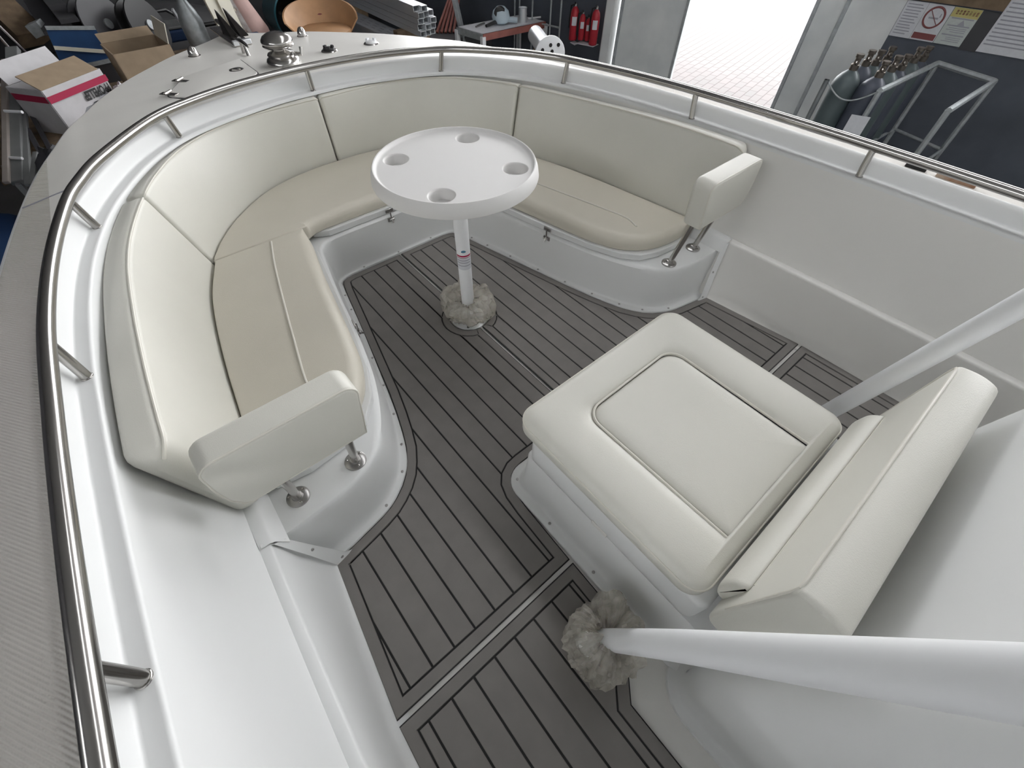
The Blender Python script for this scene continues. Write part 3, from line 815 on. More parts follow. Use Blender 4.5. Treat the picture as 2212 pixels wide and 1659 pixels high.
# seat cushion of the console: bolster frame + inset panel
cs = empty('console_seat_cushion', (0, -1.03, .35), 'cream square cushion with inset panel on the console seat base', 'cushion')
SX, SY0, SY1 = .386, -1.362, -.690
def ring_pts(x, y0, y1, r, k=10): return round_rect(-x, x, y0, y1, r, k)
outer = ring_pts(SX, SY0, SY1, [.060, .060, .055, .055])
def inner_loop(grow, z): return None
zt = .420
ix, iy1 = .212, -.822
innr = round_rect(-ix, ix, SY0 + .045, iy1, [.06, .06, .004, .004], 10)
rows = []
for d, z in [(.02, .352), (.006, .354), (0, .362), (0, .392), (.0015, .398), (.004, .404), (.010, .412), (.020, .418), (.034, .4215)]:
    rows.append([(p[0], p[1], z) for p in offset_poly(outer, d)])
oi = [np.array(p) for p in offset_poly(outer, .034)]; ii = [np.array(p) for p in innr]
for t, z in [(.25, .4245), (.5, .4250), (.72, .4225), (.86, .417), (.95, .409), (1.0, .400)]:
    rows.append([((a * (1 - t) + b * t)[0], (a * (1 - t) + b * t)[1], z if b[1] > SY0 + .10 else max(z, .413)) for a, b in zip(oi, ii)])
part(MB().rows(rows, True, False), 'bolster', 'vinyl', cs, smooth=60)
inn3 = round_rect(-ix + .004, ix - .004, SY0 + .030, iy1 - .004, [.057, .057, .004, .004], 10)
pcx, pcy = 0.0, (SY0 + iy1) / 2
rows = [[(pcx + (p[0] - pcx) * k, pcy + (p[1] - pcy) * k, z) for p in inn3] for k, z in [(1.015, .396), (1, .402), (.985, .4075), (.95, .411), (.88, .414), (.7, .4165), (.4, .4175)]]
part(MB().rows(rows, True, True), 'centre_panel', 'vinyl', cs, smooth=60)
loop = [(p[0], p[1], .409) for p in innr][:33]
lp = [p for p in innr]
i_start = max(range(len(lp)), key=lambda i: (-lp[i][1] * 10 + lp[i][0]))
seq = [(ix, SY0 + .030, .411)] + [(p[0], p[1], .4095) for p in lp if p[1] > SY0 + .05] + [(-ix, SY0 + .030, .411)]
part(MB().tube(seq, .0042, 8), 'piping', 'pipe', cs)
part(MB().tube([(p[0], p[1], .400) for p in offset_poly(outer, .0015)], .003, 8, closed=True), 'edge_piping', 'pipe', cs)
# backrest of the console seat
cb = empty('lounge_cushion', (0, -1.40, .35), 'cream leaning backrest cushion with lumbar roll behind the console seat', 'cushion')
def xsec(poly_yz, x0, x1, name, m, parent, rend=.03, taper=None):
    rows = []
    xs = [(x0 + rend * (1 - math.cos(PI / 2 * k / 5)), rend * (1 - math.sin(PI / 2 * k / 5))) for k in range(6)]
    xs += [(x0 + rend + (x1 - x0 - 2 * rend) * k / 10, 0) for k in range(1, 10)]
    xs += [(x1 - rend * (1 - math.sin(PI / 2 * k / 5)), rend * (1 - math.cos(PI / 2 * k / 5))) for k in range(6)]
    for x, ins in xs:
        q = offset_poly(poly_yz, min(ins * .6, .0085))
        rows.append([(x, p[0], p[1]) for p in q])
    return part(MB().rows(rows, True, True), name, m, parent, smooth=50)
def arc_pts(poly, r, k=4):
    """round the corners of a polygon"""
    P = [np.array(p, float) for p in poly]; n = len(P); o = []
    rr = r if isinstance(r, (list, tuple)) else [r] * n
    for i in range(n):
        a, b, c = P[i - 1], P[i], P[(i + 1) % n]
        u = (a - b) / np.linalg.norm(a - b); v = (c - b) / np.linalg.norm(c - b)
        d = min(rr[i], np.linalg.norm(a - b) * .45, np.linalg.norm(c - b) * .45)
        s, e = b + u * d, b + v * d
        for j in range(k + 1):
            t = j / k; o.append(tuple((1 - t) ** 2 * s + 2 * t * (1 - t) * b + t * t * e))
    return o
# cross-section y,z : front face leans aft, flat top, straight back
bsec = arc_pts([(-1.392, .365), (-1.394, .45), (-1.418, .731), (-1.465, .737), (-1.514, .724), (-1.502, .365)], [.03, .06, .012, .03, .03, .02])
xsec(bsec, -.392, .392, 'pad', 'vinyl', cb, rend=.014)
roll = arc_pts([(-1.372, .405), (-1.360, .455), (-1.372, .512), (-1.400, .535), (-1.42, .47), (-1.41, .405)], [.02, .03, .03, .008, .01, .01])
xsec(roll, -.345, .345, 'lumbar_roll', 'vinyl', cb, rend=.014)
part(MB().tube([(-.384, -1.3985, .47), (-.384, -1.4165, .705), (-.378, -1.419, .726), (-.36, -1.4195, .7305), (.36, -1.4195, .7305), (.378, -1.419, .726), (.384, -1.4165, .705), (.384, -1.3985, .47)], .0035, 8), 'piping', 'pipe', cb)
part(MB().tube([(-.33, -1.4035, .536), (.33, -1.4035, .536)], .0035, 8), 'roll_piping', 'pipe', cb)
for sx in (-1, 1):
    part(MB().beam((sx * .25, -1.40, .352), (sx * .25, -1.45, .41), .04, .02), 'bracket', 'gel', cb, bevel=.004)

# --- T-top poles beside the console
def pole(sx, label):
    r = empty('top_pole', (sx * .545, -1.27, .012), label, 'pole', 'white support poles of the top')
    path = [(sx * .548, -1.262, .016), (sx * .546, -1.29, .15), (sx * .543, -1.358, .504), (sx * .545, -1.423, .838), (sx * .545, -1.545, 1.45), (sx * .545, -1.645, 1.95)]
    part(MB().tube([tuple(p) for p in spline(path, 24)], .0285, 24), 'tube', 'paint', r)
    part(MB().lathe([(.055, 0), (.055, .006), (.048, .010), (.034, .012), (.033, .03), (.029, .032)], (sx * .548, -1.263, .0125), 28), 'foot_plate', 'paint', r)
    return r
pole(-1, 'thick white pole in the near foreground with wrapped foot, left of the console')
pole(1, 'thick white pole slanting up on the right side of the console')
crumple('plastic_wrap', (-.543, -1.278, .098), .064, .046, .0135, 'crumpled plastic film wrapped round the foot of the near white pole', 5.1, squash=1.75)

# --- foredeck fittings
def deck_z(x, y):
    best = None
    for i in range(N):
        for k in range(7):
            t = k / 6; p = np.array(inner[i]) * (1 - t) + D3[i] * t
            d = (p[0] - x) ** 2 + (p[1] - y) ** 2
            if best is None or d < best[0]: best = (d, p[2])
    return best[1]
# windlass
WY = 1.735
wz = deck_z(0, WY)
wl = empty('windlass', (0, WY, wz), 'polished chrome anchor windlass drum on the foredeck', 'windlass')
part(MB().lathe([(.088, -.012), (.088, .010), (.082, .022), (.070, .030), (.066, .034)], (0, WY, wz), 40), 'base', 'chrome', wl)
part(MB().lathe([(.066, .034), (.072, .040), (.066, .048), (.040, .056), (.034, .060), (.034, .064), (.046, .070), (.074, .074), (.080, .080), (.074, .086)], (0, WY, wz), 40), 'gypsy', 'chrome', wl)
part(MB().lathe([(.074, .086), (.080, .090), (.081, .098), (.078, .106), (.066, .120), (.045, .130), (.020, .136), (.004, .137)], (0, WY, wz), 40), 'drum_cap', 'chrome', wl)
part(MB().tube([(.05, WY - .06, wz + .045), (.075, WY - .10, wz + .05), (.085, WY - .09, wz + .075)], .010, 10), 'chain_guide', 'chrome', wl)
part(MB().lathe([(.012, 0), (.010, .012), (.003, .014)], (.04, WY - .065, wz + .045), 12), 'clutch_nut', 'chrome', wl)
# cleat
cp_ = onz((532, 116), .70); cz = deck_z(cp_.x, cp_.y)
cl = empty('horn_cleat', (cp_.x, cp_.y, cz), 'polished steel horn cleat beside the windlass', 'cleat')
dirc = (onz((548, 108), .74) - onz((513, 86), .74)); dirc.z = 0; dirc = dirc.normalized()
c0 = Vector((cp_.x, cp_.y, cz))
part(MB().tube([c0 + dirc * s + Vector((0, 0, .052 + .006 * (1 - (s / .09) ** 2))) for s in (-.095, -.075, -.04, 0, .04, .075, .095)], [.004, .008, .0105, .011, .0105, .008, .004], 12), 'horn', 'chrome', cl)
for s in (-.028, .028):
    part(MB().tube([c0 + dirc * s * 1.3 - Vector((0, 0, .004)), c0 + dirc * s + Vector((0, 0, .05))], [.012, .008], 12), 'leg', 'chrome', cl)
# pop-up domes
def dome(q, label):
    p = onz(q, .69); z = deck_z(p.x, p.y)
    r = empty('deck_dome', (p.x, p.y, z), label, 'deck fitting', 'chrome domes on the foredeck')
    part(MB().lathe([(.034, -.004), (.034, .003), (.030, .006)], (p.x, p.y, z), 28), 'flange', 'chrome', r)
    part(MB().lathe([(.029, .004), (.028, .014), (.024, .030), (.016, .042), (.007, .048), (.001, .049)], (p.x, p.y, z), 28), 'dome_cap', 'chrome', r)
dome((419, 118), 'chrome dome fitting on the left edge of the foredeck')
dome((653, 76), 'chrome dome fitting on the right edge of the foredeck')
def filler(q, m, label):
    p = onz(q, .70); z = deck_z(p.x, p.y)
    r = empty('filler_cap', (p.x, p.y, z), label, 'deck fitting')
    part(MB().lathe([(.046, -.004), (.046, .004), (.042, .008), (.034, .009)], (p.x, p.y, z), 30), 'flange', 'chrome', r)
    part(MB().lathe([(.033, .006), (.033, .016), (.030, .019), (.010, .020)], (p.x, p.y, z), 30), 'cap', m, r)
    for a in (0, 2.1, 4.2):
        part(MB().box((p.x + .024 * math.cos(a), p.y + .024 * math.sin(a), z + .022), (.014, .02, .012), rz=a), 'finger_grip', m, r, bevel=.002)
filler((713, 116), 'black', 'black deck filler cap in a steel ring behind the rail')
filler((803, 98), 'paint', 'white deck filler cap right of the black one')
# hatch lid in the port foredeck
HZ = .712
hl = [onz(q, HZ) for q in [(562, 166), (517, 128), (493, 130), (397, 165), (362, 212), (420, 222)]]
hx = [(p.x, p.y) for p in hl]
hat = empty('deck_hatch', (hx[0][0], hx[0][1], HZ), 'flush locker hatch in the left foredeck with hinges', 'hatch')
hpoly = arc_pts(hx, .04, 5)
rows = []
for d, dz_ in [(0, -.012), (0, .0055), (.002, .0075), (.006, .0085)]:
    q = offset_poly(hpoly, d); rows.append([(p[0], p[1], deck_z(p[0], p[1]) + dz_ if d < .04 else deck_z(p[0], p[1]) + dz_) for p in q])
part(MB().rows(rows, True, True), 'lid', 'deck', hat, smooth=30)
part(MB().tube([(p[0], p[1], deck_z(p[0], p[1]) + .001) for p in offset_poly(hpoly, -.003)], .004, 6, closed=True), 'lid_seal', 'dark', hat)
for q in ((389, 172), (366, 205)):
    p = onz(q, HZ + .01); z = deck_z(p.x, p.y) + .0105
    hg = part(MB().box((p.x, p.y, z + .001), (.085, .030, .004), rz=-.9), 'hinge', 'chrome', hat, bevel=.002)
    part(MB().tube([(p.x - .022 * math.cos(.67), p.y + .0, z + .004), (p.x + .022 * math.cos(.67), p.y + .03, z + .004)], .006, 8), 'hinge_barrel', 'chrome', hg)
p = onz((513, 156), HZ); z = deck_z(p.x, p.y) + .0115
lk = part(MB().lathe([(.036, -.002), (.036, .003), (.030, .005), (.022, .003), (.02, .001)], (p.x, p.y, z), 26), 'flush_latch', 'steel_dark', hat)
part(MB().box((p.x, p.y, z + .004), (.012, .036, .004), rz=.6), 'latch_handle', 'chrome', lk, bevel=.001)
# centre groove strip running from the windlass to the bow
g0, g1 = onz((573, 84), .70), onz((612, 122), .71)
gs = MB().beam(Vector((g0.x, g0.y, deck_z(g0.x, g0.y) + .0005)), Vector((g1.x, g1.y, deck_z(g1.x, g1.y) + .0005)), .006, .003).build('trim_2', 'grey_ink', smooth=0); struct(gs, 'dark seam in the foredeck ahead of the windlass')
s0, s1 = onz((42, 446), .72), onz((128, 430), .735)
gs = MB().beam(Vector((-1.262, .885, .7035)), Vector((-1.09, .86, .7345)), .005, .003).build('trim_3', 'grey_ink', smooth=0); struct(gs, 'seam across the left side deck')
# anchor on the bow roller
az_ = deck_z(0, 2.4)
an = empty('anchor', (-.02, 2.35, az_), 'steel plough anchor stowed on the bow roller, two dark pointed flukes', 'anchor')
for qs in (((463, 22, 2.60), (470, 28, 2.58), (516, 80, 2.36), (500, 82, 2.38), (482, 74, 2.50)), ((481, 19, 2.60), (490, 26, 2.58), (537, 77, 2.33), (520, 80, 2.34), (503, 70, 2.46))):
    a = [ony(q[:2], q[2]) for q in qs]; b = [p + Vector((.004, .014, .004)) for p in a]; k = len(a)
    part(MB().add(a + b, [tuple(range(k)), tuple(range(2 * k - 1, k - 1, -1))] + [(i, (i + 1) % k, k + (i + 1) % k, k + i) for i in range(k)]), 'fluke', 'fluke_steel', an, smooth=0)
t0 = Vector((-.035, 2.33, az_))
part(MB().beam((-.085, t0.y, az_ + .018), (.02, t0.y, az_ + .018), .03, .024), 'roller', 'alu', an, bevel=.003)
part(MB().beam((-.035, t0.y - .01, az_ + .007), (-.035, t0.y + .45, az_ + .012), .11, .012), 'roller_plate', 'chrome', an, bevel=.003)
part(MB().tube([(-.035, t0.y + .02, az_ + .03), (-.035, t0.y + .22, az_ + .04), (-.035, t0.y + .42, az_ + .05)], .012, 10), 'shank', 'steel_dark', an)

# --- odds and ends lying on the right side deck, seen under the rail
p0 = onz((1985, 362), .735); p0.x = min(p0.x, 1.40)
sd = lambda y: (1.385, y, .735)
o = MB().beam((1.372, -.93, .741), (1.380, -1.00, .741), .05, .022).build('clamp_bracket', 'black', smooth=0, bevel=.003)
tag(o, 'small black bracket lying on the right side deck under the rail', 'bracket')
o = MB().beam((1.374, -1.035, .741), (1.385, -1.16, .742), .045, .020).build('rusty_strip', 'rust', smooth=0, bevel=.004)
tag(o, 'rust stained beige strip lying on the right side deck under the rail', 'strip')

# =================================================================== WORKSHOP BACKGROUND
# --- fire extinguishers hung on the right wall
def extinguisher(q_top, q_bot, r, label, off=.16):
    u, z1 = onwall(q_top, off); u2, z0 = onwall(q_bot, off); u = (u + u2) / 2
    c = wall_pt(u, z0, off)
    e = empty('fire_extinguisher', c, label, 'extinguisher', 'red fire extinguishers on the wall')
    h = z1 - z0
    part(MB().lathe([(r * .9, 0), (r, .01), (r, h * .74), (r * .85, h * .83), (r * .45, h * .90), (r * .3, h * .92)], c, 20), 'tank', 'red', e)
    part(MB().lathe([(r * .32, h * .91), (r * .32, h * .97), (r * .2, h)], c, 12), 'valve', 'steel_dark', e)
    a = Vector(c) + Vector((0, 0, h * .97))
    part(MB().tube([a, a + Vector((-.05, -.03, .03)), a + Vector((-.08, -.05, .0))], .008, 6), 'handle', 'black', e)
    part(MB().tube([a, a + Vector((-.03, .06, -.02)), a + Vector((-.03, .075, -.18)), a + Vector((-.03, .07, -.28))], .009, 6), 'hose', 'black', e)
    d = Vector((CP[0] - c.x, CP[1] - c.y, 0)).normalized(); s = Vector((-d.y, d.x, 0))
    rows = [[c + (d * math.cos(t) + s * math.sin(t)) * (r + .001) + Vector((0, 0, z)) for t in np.linspace(-.6, .6, 7)] for z in (h * .42, h * .66)]
    part(MB().rows(rows, closed=False, cap=False), 'label', 'paper', e)
extinguisher((1243, 6), (1238, 86), .062, 'tall red fire extinguisher, leftmost of the group beside the column')
extinguisher((1259, 24), (1256, 86), .045, 'short red fire extinguisher second from the left of the group')
extinguisher((1271, 34), (1268, 88), .036, 'small narrow red fire extinguisher between two larger ones', off=.10)
extinguisher((1287, 12), (1283, 97), .062, 'tall red fire extinguisher, rightmost of the group and nearest the column')
eb = empty('extinguisher_bracket', wall_pt(4.2, -.54, .1), 'white bent bracket strips below the fire extinguishers', 'bracket')
u0, z0 = onwall((1236, 88), .15); u1, z1 = onwall((1252, 100), .15); u2, z2 = onwall((1286, 104), .15)
part(MB().beam(wall_pt(u0, z0 - .01, .15), wall_pt(u0 - .09, z0 - .03, .15), .12, .006), 'shelf_strip', 'paper', eb)
part(MB().beam(wall_pt(u0 - .11, z0 - .0, .15), wall_pt(u2, z2 + .03, .15), .16, .006), 'shelf_strip', 'paper', eb)
# --- notices on the wall right of the door
def notice(name, u0, u1, z0, z1, m, label, decorate, off=.012):
    r = empty(name, wall_pt((u0 + u1) / 2, z0, off), label, 'notice')
    part(MB().beam(wall_pt(u0, (z0 + z1) / 2, off), wall_pt(u1, (z0 + z1) / 2, off), .004, z1 - z0), 'sheet', m, r, smooth=0)
    def line(ua, ub, z, h, mm, nm='print_line'):
        part(MB().beam(wall_pt(ua, z, off + .003), wall_pt(ub, z, off + .003), .002, h), nm, mm, r, smooth=0)
    decorate(line, r)
def bars(u0, u1, z0, z1, n, m='grey_ink', jit=.3):
    def f(line, r):
        for i in range(n):
            z = z1 - (z1 - z0) * (i + .7) / (n + .4)
            a = u1 - .02; b = u0 + .02 + random.random() * jit * (u1 - u0)
            line(b, a, z, (z1 - z0) / n * .32, m)
    return f
notice('paper_notice', .162, .356, .185, .478, 'paper', 'bluish paper notice of fine print beside the no smoking sign', bars(.162, .356, .20, .47, 11))
def nosmoke(line, r):
    cu, cz_ = .055, .375
    ring = [wall_pt(cu + .083 * math.cos(a), cz_ + .083 * math.sin(a), .017) for a in np.linspace(0, 2 * PI, 33)[:-1]]
    part(MB().tube(ring, .0085, 6, closed=True), 'ban_ring', 'brown_ink', r)
    part(MB().beam(wall_pt(cu + .056, cz_ + .056, .017), wall_pt(cu - .056, cz_ - .056, .017), .004, .013, up=WN), 'ban_bar', 'brown_ink', r)
    line(cu - .040, cu + .045, cz_ - .005, .014, 'grey_ink', 'cigarette')
    line(cu - .052, cu - .042, cz_ + .02, .03, 'grey_ink', 'smoke_wisp')
    line(-.055, .150, .222, .05, 'brown_ink', 'caption_band')
notice('no_smoking_sign', -.062, .160, .185, .478, 'paper', 'white no smoking sign with barred circle among the notices', nosmoke)
def caution(line, r):
    line(-.300, -.068, .440, .072, 'paper_y', 'header_band')
    for i in range(7): line(-.285 + i * .028, -.268 + i * .028, .442, .034, 'brown_ink', 'header_letter')
    line(-.28, -.09, .395, .010, 'grey_ink', 'rule')
    t = MB(); a = [wall_pt(-.20 + d, z, .017) for d, z in ((-.03, .345), (.03, .345), (0, .388))]; t.add(a, [(0, 1, 2)]); part(t, 'warning_triangle', 'grey_ink', r, smooth=0)
    line(-.28, -.09, .338, .010, 'grey_ink', 'rule'); line(-.28, -.09, .265, .010, 'grey_ink', 'rule')
    for z in (.32, .305, .29, .245, .23, .215): line(-.27, -.10 - random.random() * .05, z, .005, 'grey_ink')
notice('caution_notice', -.302, -.066, .185, .478, 'paper_g', 'greenish notice with a yellow header band', caution)
u0, z0 = onwall((2108, 112)); u1, z1 = onwall((2212, 112))
notice('paper_notice', -.95, -.452, .175, .66, 'paper', 'large white printed notice at the right end of the wall', bars(-.95, -.452, .22, .64, 13, 'grey_ink', .25))
bd = MB().beam(wall_pt(-.452, .32, .004), wall_pt(-.302, .32, .004), .008, .31).build('dark_board', 'dark', smooth=0); tag(bd, 'dark backing board between the yellow headed notice and large notice', 'board')
bd = MB().beam(wall_pt(-.45, .56, .02), wall_pt(.36, .56, .02), .03, .14).build('wall_batten', 'wood', smooth=0); tag(bd, 'brown wooden batten above the row of notices', 'batten')

# --- gas cylinders in a cage
CT = .10
A, B, Cc, Dd, Ee = (onz(q, CT) for q in ((1787, 172), (1900, 197), (2025, 137), (2148, 176), (2048, 240)))
cage = empty('cylinder_cage', (A.x, A.y, G), 'galvanised tube cage round the gas cylinders by the right wall', 'cage')
def up(p, z): return Vector((p.x, p.y, z))
for p in (A, B, Cc, Dd, Ee): part(MB().tube([up(p, G), up(p, CT)], .024, 8), 'post', 'galv', cage)
A2 = A + (Cc - B)
part(MB().tube([up(A, G), up(A, CT)], .024, 8), 'post', 'galv', cage)
for a, b in ((B, Cc), (Cc, Dd), (Dd, Ee)): part(MB().tube([up(a, CT), up(b, CT)], .026, 8), 'top_bar', 'galv', cage)
for a, b in ((B, Cc), (Dd, Ee), (Cc, Dd)): part(MB().tube([up(a, CT - .62), up(b, CT - .62)], .016, 8), 'lower_bar', 'galv', cage)
chain_pts = [A.lerp(B, t) + Vector((0, 0, -.12 * math.sin(PI * t))) for t in np.linspace(0, 1, 25)]
ch = part(MB().tube(chain_pts, .007, 6), 'chain', 'galv', cage)
lab = onz((1868, 262), -.28)
tg = MB().beam(Vector((B.x - .035, B.y + .02, CT - .20)), Vector((B.x - .035, B.y + .02, CT - .40)), .16, .006, up=(-.9, -.4, 0)).build('hang_tag', 'paper', smooth=0)
tag(tg, 'white paper tag hung on the cylinder cage post', 'tag')
eAB = (B - A); eBC = (Cc - B); LAB = eAB.length; LBC = eBC.length
eAB.normalize(); eBC.normalize()
cyl_spots = []
for i in range(5):
    for j in range(2):
        cyl_spots.append((A + eAB * (LAB * (.26 + .50 * j)) + eBC * (.14 + (LBC - .28) / 4 * i), i, j))
names_row = ['nearest', 'second', 'third', 'fourth', 'farthest']
for c, i, j in cyl_spots:
    if (i, j) in ((4, 0),): continue
    top = -.03 + .06 * random.random()
    r = .118
    base_ = Vector((c.x, c.y, G))
    g = empty('gas_cylinder', base_, '%s steel gas cylinder of the %s row in the cage' % (names_row[i], 'left' if j == 0 else 'right'), 'gas cylinder', 'gas cylinders in the cage')
    hh = top - G
    part(MB().lathe([(r * .95, 0), (r, .02), (r, hh), (r * .97, hh + .04), (r * .86, hh + .08), (r * .65, hh + .115), (r * .42, hh + .138), (r * .30, hh + .15)], base_, 20), 'shell', 'cyl' if (i + j) % 2 == 0 else 'cyl2', g)
    part(MB().lathe([(r * .32, hh + .145), (r * .32, hh + .19), (r * .22, hh + .20), (r * .22, hh + .24), (r * .3, hh + .245), (r * .3, hh + .27)], base_, 12), 'valve', 'brass', g)
    part(MB().tube([base_ + Vector((0, 0, hh + .215)), base_ + Vector((-.06, -.03, hh + .215))], .014, 8), 'outlet', 'brass', g)

# --- white perforated drum end
sp = onz((1188, 116), .06)
dr = empty('cable_drum', (sp.x, sp.y, G), 'white round drum with four holes in its end face behind the right rail', 'drum')
ax = Vector((CP[0] - sp.x, CP[1] - sp.y, 0)).normalized(); ax = (Matrix.Rotation(.25, 3, 'Z') @ ax)
Rd = Vector((0, 0, 1)).rotation_difference(ax).to_matrix()
c = Vector((sp.x, sp.y, .05))
part(MB().lathe([(.165, -.02), (.165, 0), (.160, .004), (.02, .004)], c, 32, R=Rd), 'end_plate', 'paint', dr)
part(MB().lathe([(.09, -.75), (.09, -.02)], c, 24, R=Rd), 'barrel', 'alu', dr)
for dx, dzz in ((-.085, .045), (.0, .085), (.085, .085), (.02, .03)):
    s = Vector((0, 0, 1)).cross(ax).normalized()
    part(MB().lathe([(.018, 0), (.018, .002)], c + ax * .005 + s * dx + Vector((0, 0, dzz)), 14, R=Rd), 'hole', 'hole', dr)
for s in (.12, .6):
    b = c - ax * s
    part(MB().beam(b + Vector((0, 0, -.09)), Vector((b.x, b.y, G)), .08, .08), 'leg', 'wood', dr)

# --- workbench with tools
BZ = -.30
a, b, c2 = onz((987, 58), BZ), onz((1043, 74), BZ), onz((1178, 46), BZ)
d4 = a + (c2 - b)
wb = empty('workbench', (b.x, b.y, G), 'paint spattered white workbench with tools on it beyond the bow', 'workbench')
bt = MB(); pp = [a, b, c2, d4]
bt.prism([(p.x, p.y) for p in pp], BZ - .035, BZ)
part(bt, 'bench_top', 'paper', wb, smooth=0)
part(MB().beam(b + Vector((0, 0, -.04)), c2 + Vector((0, 0, -.04)), .03, .08), 'front_rail', 'copper', wb)
part(MB().beam(a + Vector((0, 0, -.04)), b + Vector((0, 0, -.04)), .03, .08), 'side_rail', 'galv', wb)
for p in (a, b, c2, d4): part(MB().beam(Vector((p.x, p.y, BZ - .03)), Vector((p.x, p.y, G)), .06, .06), 'leg', 'paint', wb)
t0 = onz((1082, 52), BZ); 
tl = empty('power_tool', (t0.x, t0.y, BZ), 'pale blue and black power tool standing on the workbench', 'tool')
part(MB().lathe([(.07, 0), (.12, .03), (.14, .09), (.12, .16), (.06, .21), (.01, .22)], (t0.x, t0.y, BZ), 24), 'housing', 'tool', tl)
vd = Vector((CP[0] - t0.x, CP[1] - t0.y, 0)).normalized()
part(MB().lathe([(.085, 0), (.09, .02), (.07, .05), (.02, .06)], Vector((t0.x, t0.y, BZ + .135)) + vd * .07 + Vector((.0, .02, 0)), 20, R=Vector((0, 0, 1)).rotation_difference((vd + Vector((0, 0, .3))).normalized()).to_matrix()), 'visor', 'black', tl)
part(MB().tube([Vector((t0.x, t0.y, BZ + .05)), onz((1050, 56), BZ + .03)], [.03, .02], 8), 'nozzle', 'black', tl)
part(MB().tube([Vector((t0.x, t0.y, BZ + .06)), onz((1118, 44), BZ + .05)], .035, 8), 'motor', 'tool', tl)
cn = onz((1129, 48), BZ)
can = empty('paint_can', (cn.x, cn.y, BZ), 'steel paint can on the workbench', 'can')
part(MB().lathe([(.062, 0), (.062, .17), (.065, .172), (.065, .18), (.055, .18), (.054, .165)], cn, 22), 'body', 'alu', can)
part(MB().tube([cn + Vector((.063, 0, .15)), cn + Vector((.09, 0, .08)), cn + Vector((.063, 0, .1))], .004, 6), 'bail', 'steel_dark', can)
hm = MB().tube([onz((1140, 40), BZ + .012), onz((1168, 37), BZ + .012)], .012, 8).build('steel_rod', 'paint'); tag(hm, 'short white rod lying on the workbench right of the can', 'rod')
hm = MB().beam(onz((1028, 58), BZ + .012), onz((1046, 50), BZ + .012), .03, .02).build('chisel', 'steel_dark', bevel=.003); tag(hm, 'dark hand tool at the near end of the workbench', 'tool')
# wire rack behind the bench
wr = empty('wire_rack', wall_pt(5.6, G, .2), 'thin white wire rack standing behind the workbench', 'rack')
for q in (1112, 1122, 1150, 1190, 1212):
    u, z = onwall((q, 20), .2); part(MB().tube([wall_pt(u, G, .2), wall_pt(u, .7, .2)], .013, 6), 'upright', 'galv', wr)
for z in (-.32, .35):
    ua, _ = onwall((1112, 20), .2); ub, _ = onwall((1212, 20), .2)
    part(MB().tube([wall_pt(ua, z, .2), wall_pt(ub, z, .2)], .013, 6), 'cross_wire', 'galv', wr)

# --- aluminium profile stack (open tube ends) on trestles
e0 = onz((916, 74), -.12); e1 = onz((785, 14), -.12)
axd = (e1 - e0).normalized(); sd_ = Vector((axd.y, -axd.x, 0)); Ls = (e1 - e0).length + 1.5
if sd_.dot(Vector(CR)) < 0: sd_ = -sd_
tr_pts = []
def rect_tube(o0, w, h, L, label):
    t = .004
    r = MB()
    rows = []
    for s in (0, L):
        rows.append([o0 + axd * s + sd_ * x + Vector((0, 0, z)) for x, z in ((-w / 2, 0), (w / 2, 0), (w / 2, h), (-w / 2, h))])
    rin = []
    for s in (L, 0):
        rin.append([o0 + axd * s + sd_ * x + Vector((0, 0, z)) for x, z in ((-w / 2 + t, t), (w / 2 - t, t), (w / 2 - t, h - t), (-w / 2 + t, h - t))])
    r.rows(rows + rin, True, False, loop=True)
    o = r.build('aluminium_profile', 'alu', smooth=0)
    return tag(o, label, 'profile', 'aluminium profiles stacked beyond the bow')
rown = ['bottom', 'second', 'third', 'fourth', 'top']
for k in range(5):
    for j in range(3 if k < 4 else 2):
        p = e0 + sd_ * (-.005 + (j) * .085 - (.03 if k == 4 else 0)) + Vector((0, 0, .063 * k - .03)) + axd * (.0 + .03 * ((k * 2 + j) % 3))
        rect_tube(p, .082, .060, Ls, 'silver box profile, %s layer of the stack, %s in its layer' % (rown[k], ['left', 'middle', 'right'][j]))
for s in (.5, Ls - .8):
    tp = e0 + axd * s + sd_ * .08
    o = MB().beam(Vector((tp.x, tp.y, G)), Vector((tp.x, tp.y, -.152)), .12, .5, up=sd_).build('trestle_block', 'wood', smooth=0, bevel=.01)
    tag(o, 'timber block under the %s end of the aluminium profiles' % ('near' if s < 1 else 'far'), 'block')
# printed wrapped bundle left of the profiles
w0 = onz((880, 76), -.22); w1 = onz((740, 14), -.22)
wx = (w1 - w0).normalized(); wside = Vector((wx.y, -wx.x, 0))
if wside.dot(Vector(CR)) < 0: wside = -wside
wbn = empty('wrapped_bundle', (w0.x, w0.y, -.36), 'long bundle of boards in grey printed wrap left of the profiles', 'bundle')
part(MB().beam(w0 - wside * .14 + Vector((0, 0, -.06)), w0 - wside * .14 + wx * 3.2 + Vector((0, 0, -.06)), .30, .14), 'wrap', 'wrap', wbn, smooth=0, bevel=.008)
for r_ in range(3):
    for s in range(14):
        q = w0 + wside * (-.22 + .07 * r_) + wx * (.12 + .2 * s + .07 * r_) + Vector((0, 0, .0112))
        part(MB().beam(q, q + wx * .10, .022, .001), 'print_mark', 'grey_ink', wbn, smooth=0)
o = MB().beam(Vector((w0.x, w0.y, G)) + wx * .6 - wside * .14, Vector((w0.x, w0.y, -.362)) + wx * .6 - wside * .14, .12, .36, up=wside).build('trestle_block', 'wood', smooth=0, bevel=.01)
tag(o, 'timber block under the near end of the wrapped bundle', 'block')
o = MB().beam(Vector((w0.x, w0.y, G)) + wx * 2.4 - wside * .14, Vector((w0.x, w0.y, -.362)) + wx * 2.4 - wside * .14, .12, .36, up=wside).build('trestle_block', 'wood', smooth=0, bevel=.01)
tag(o, 'timber block under the far end of the wrapped bundle', 'block')
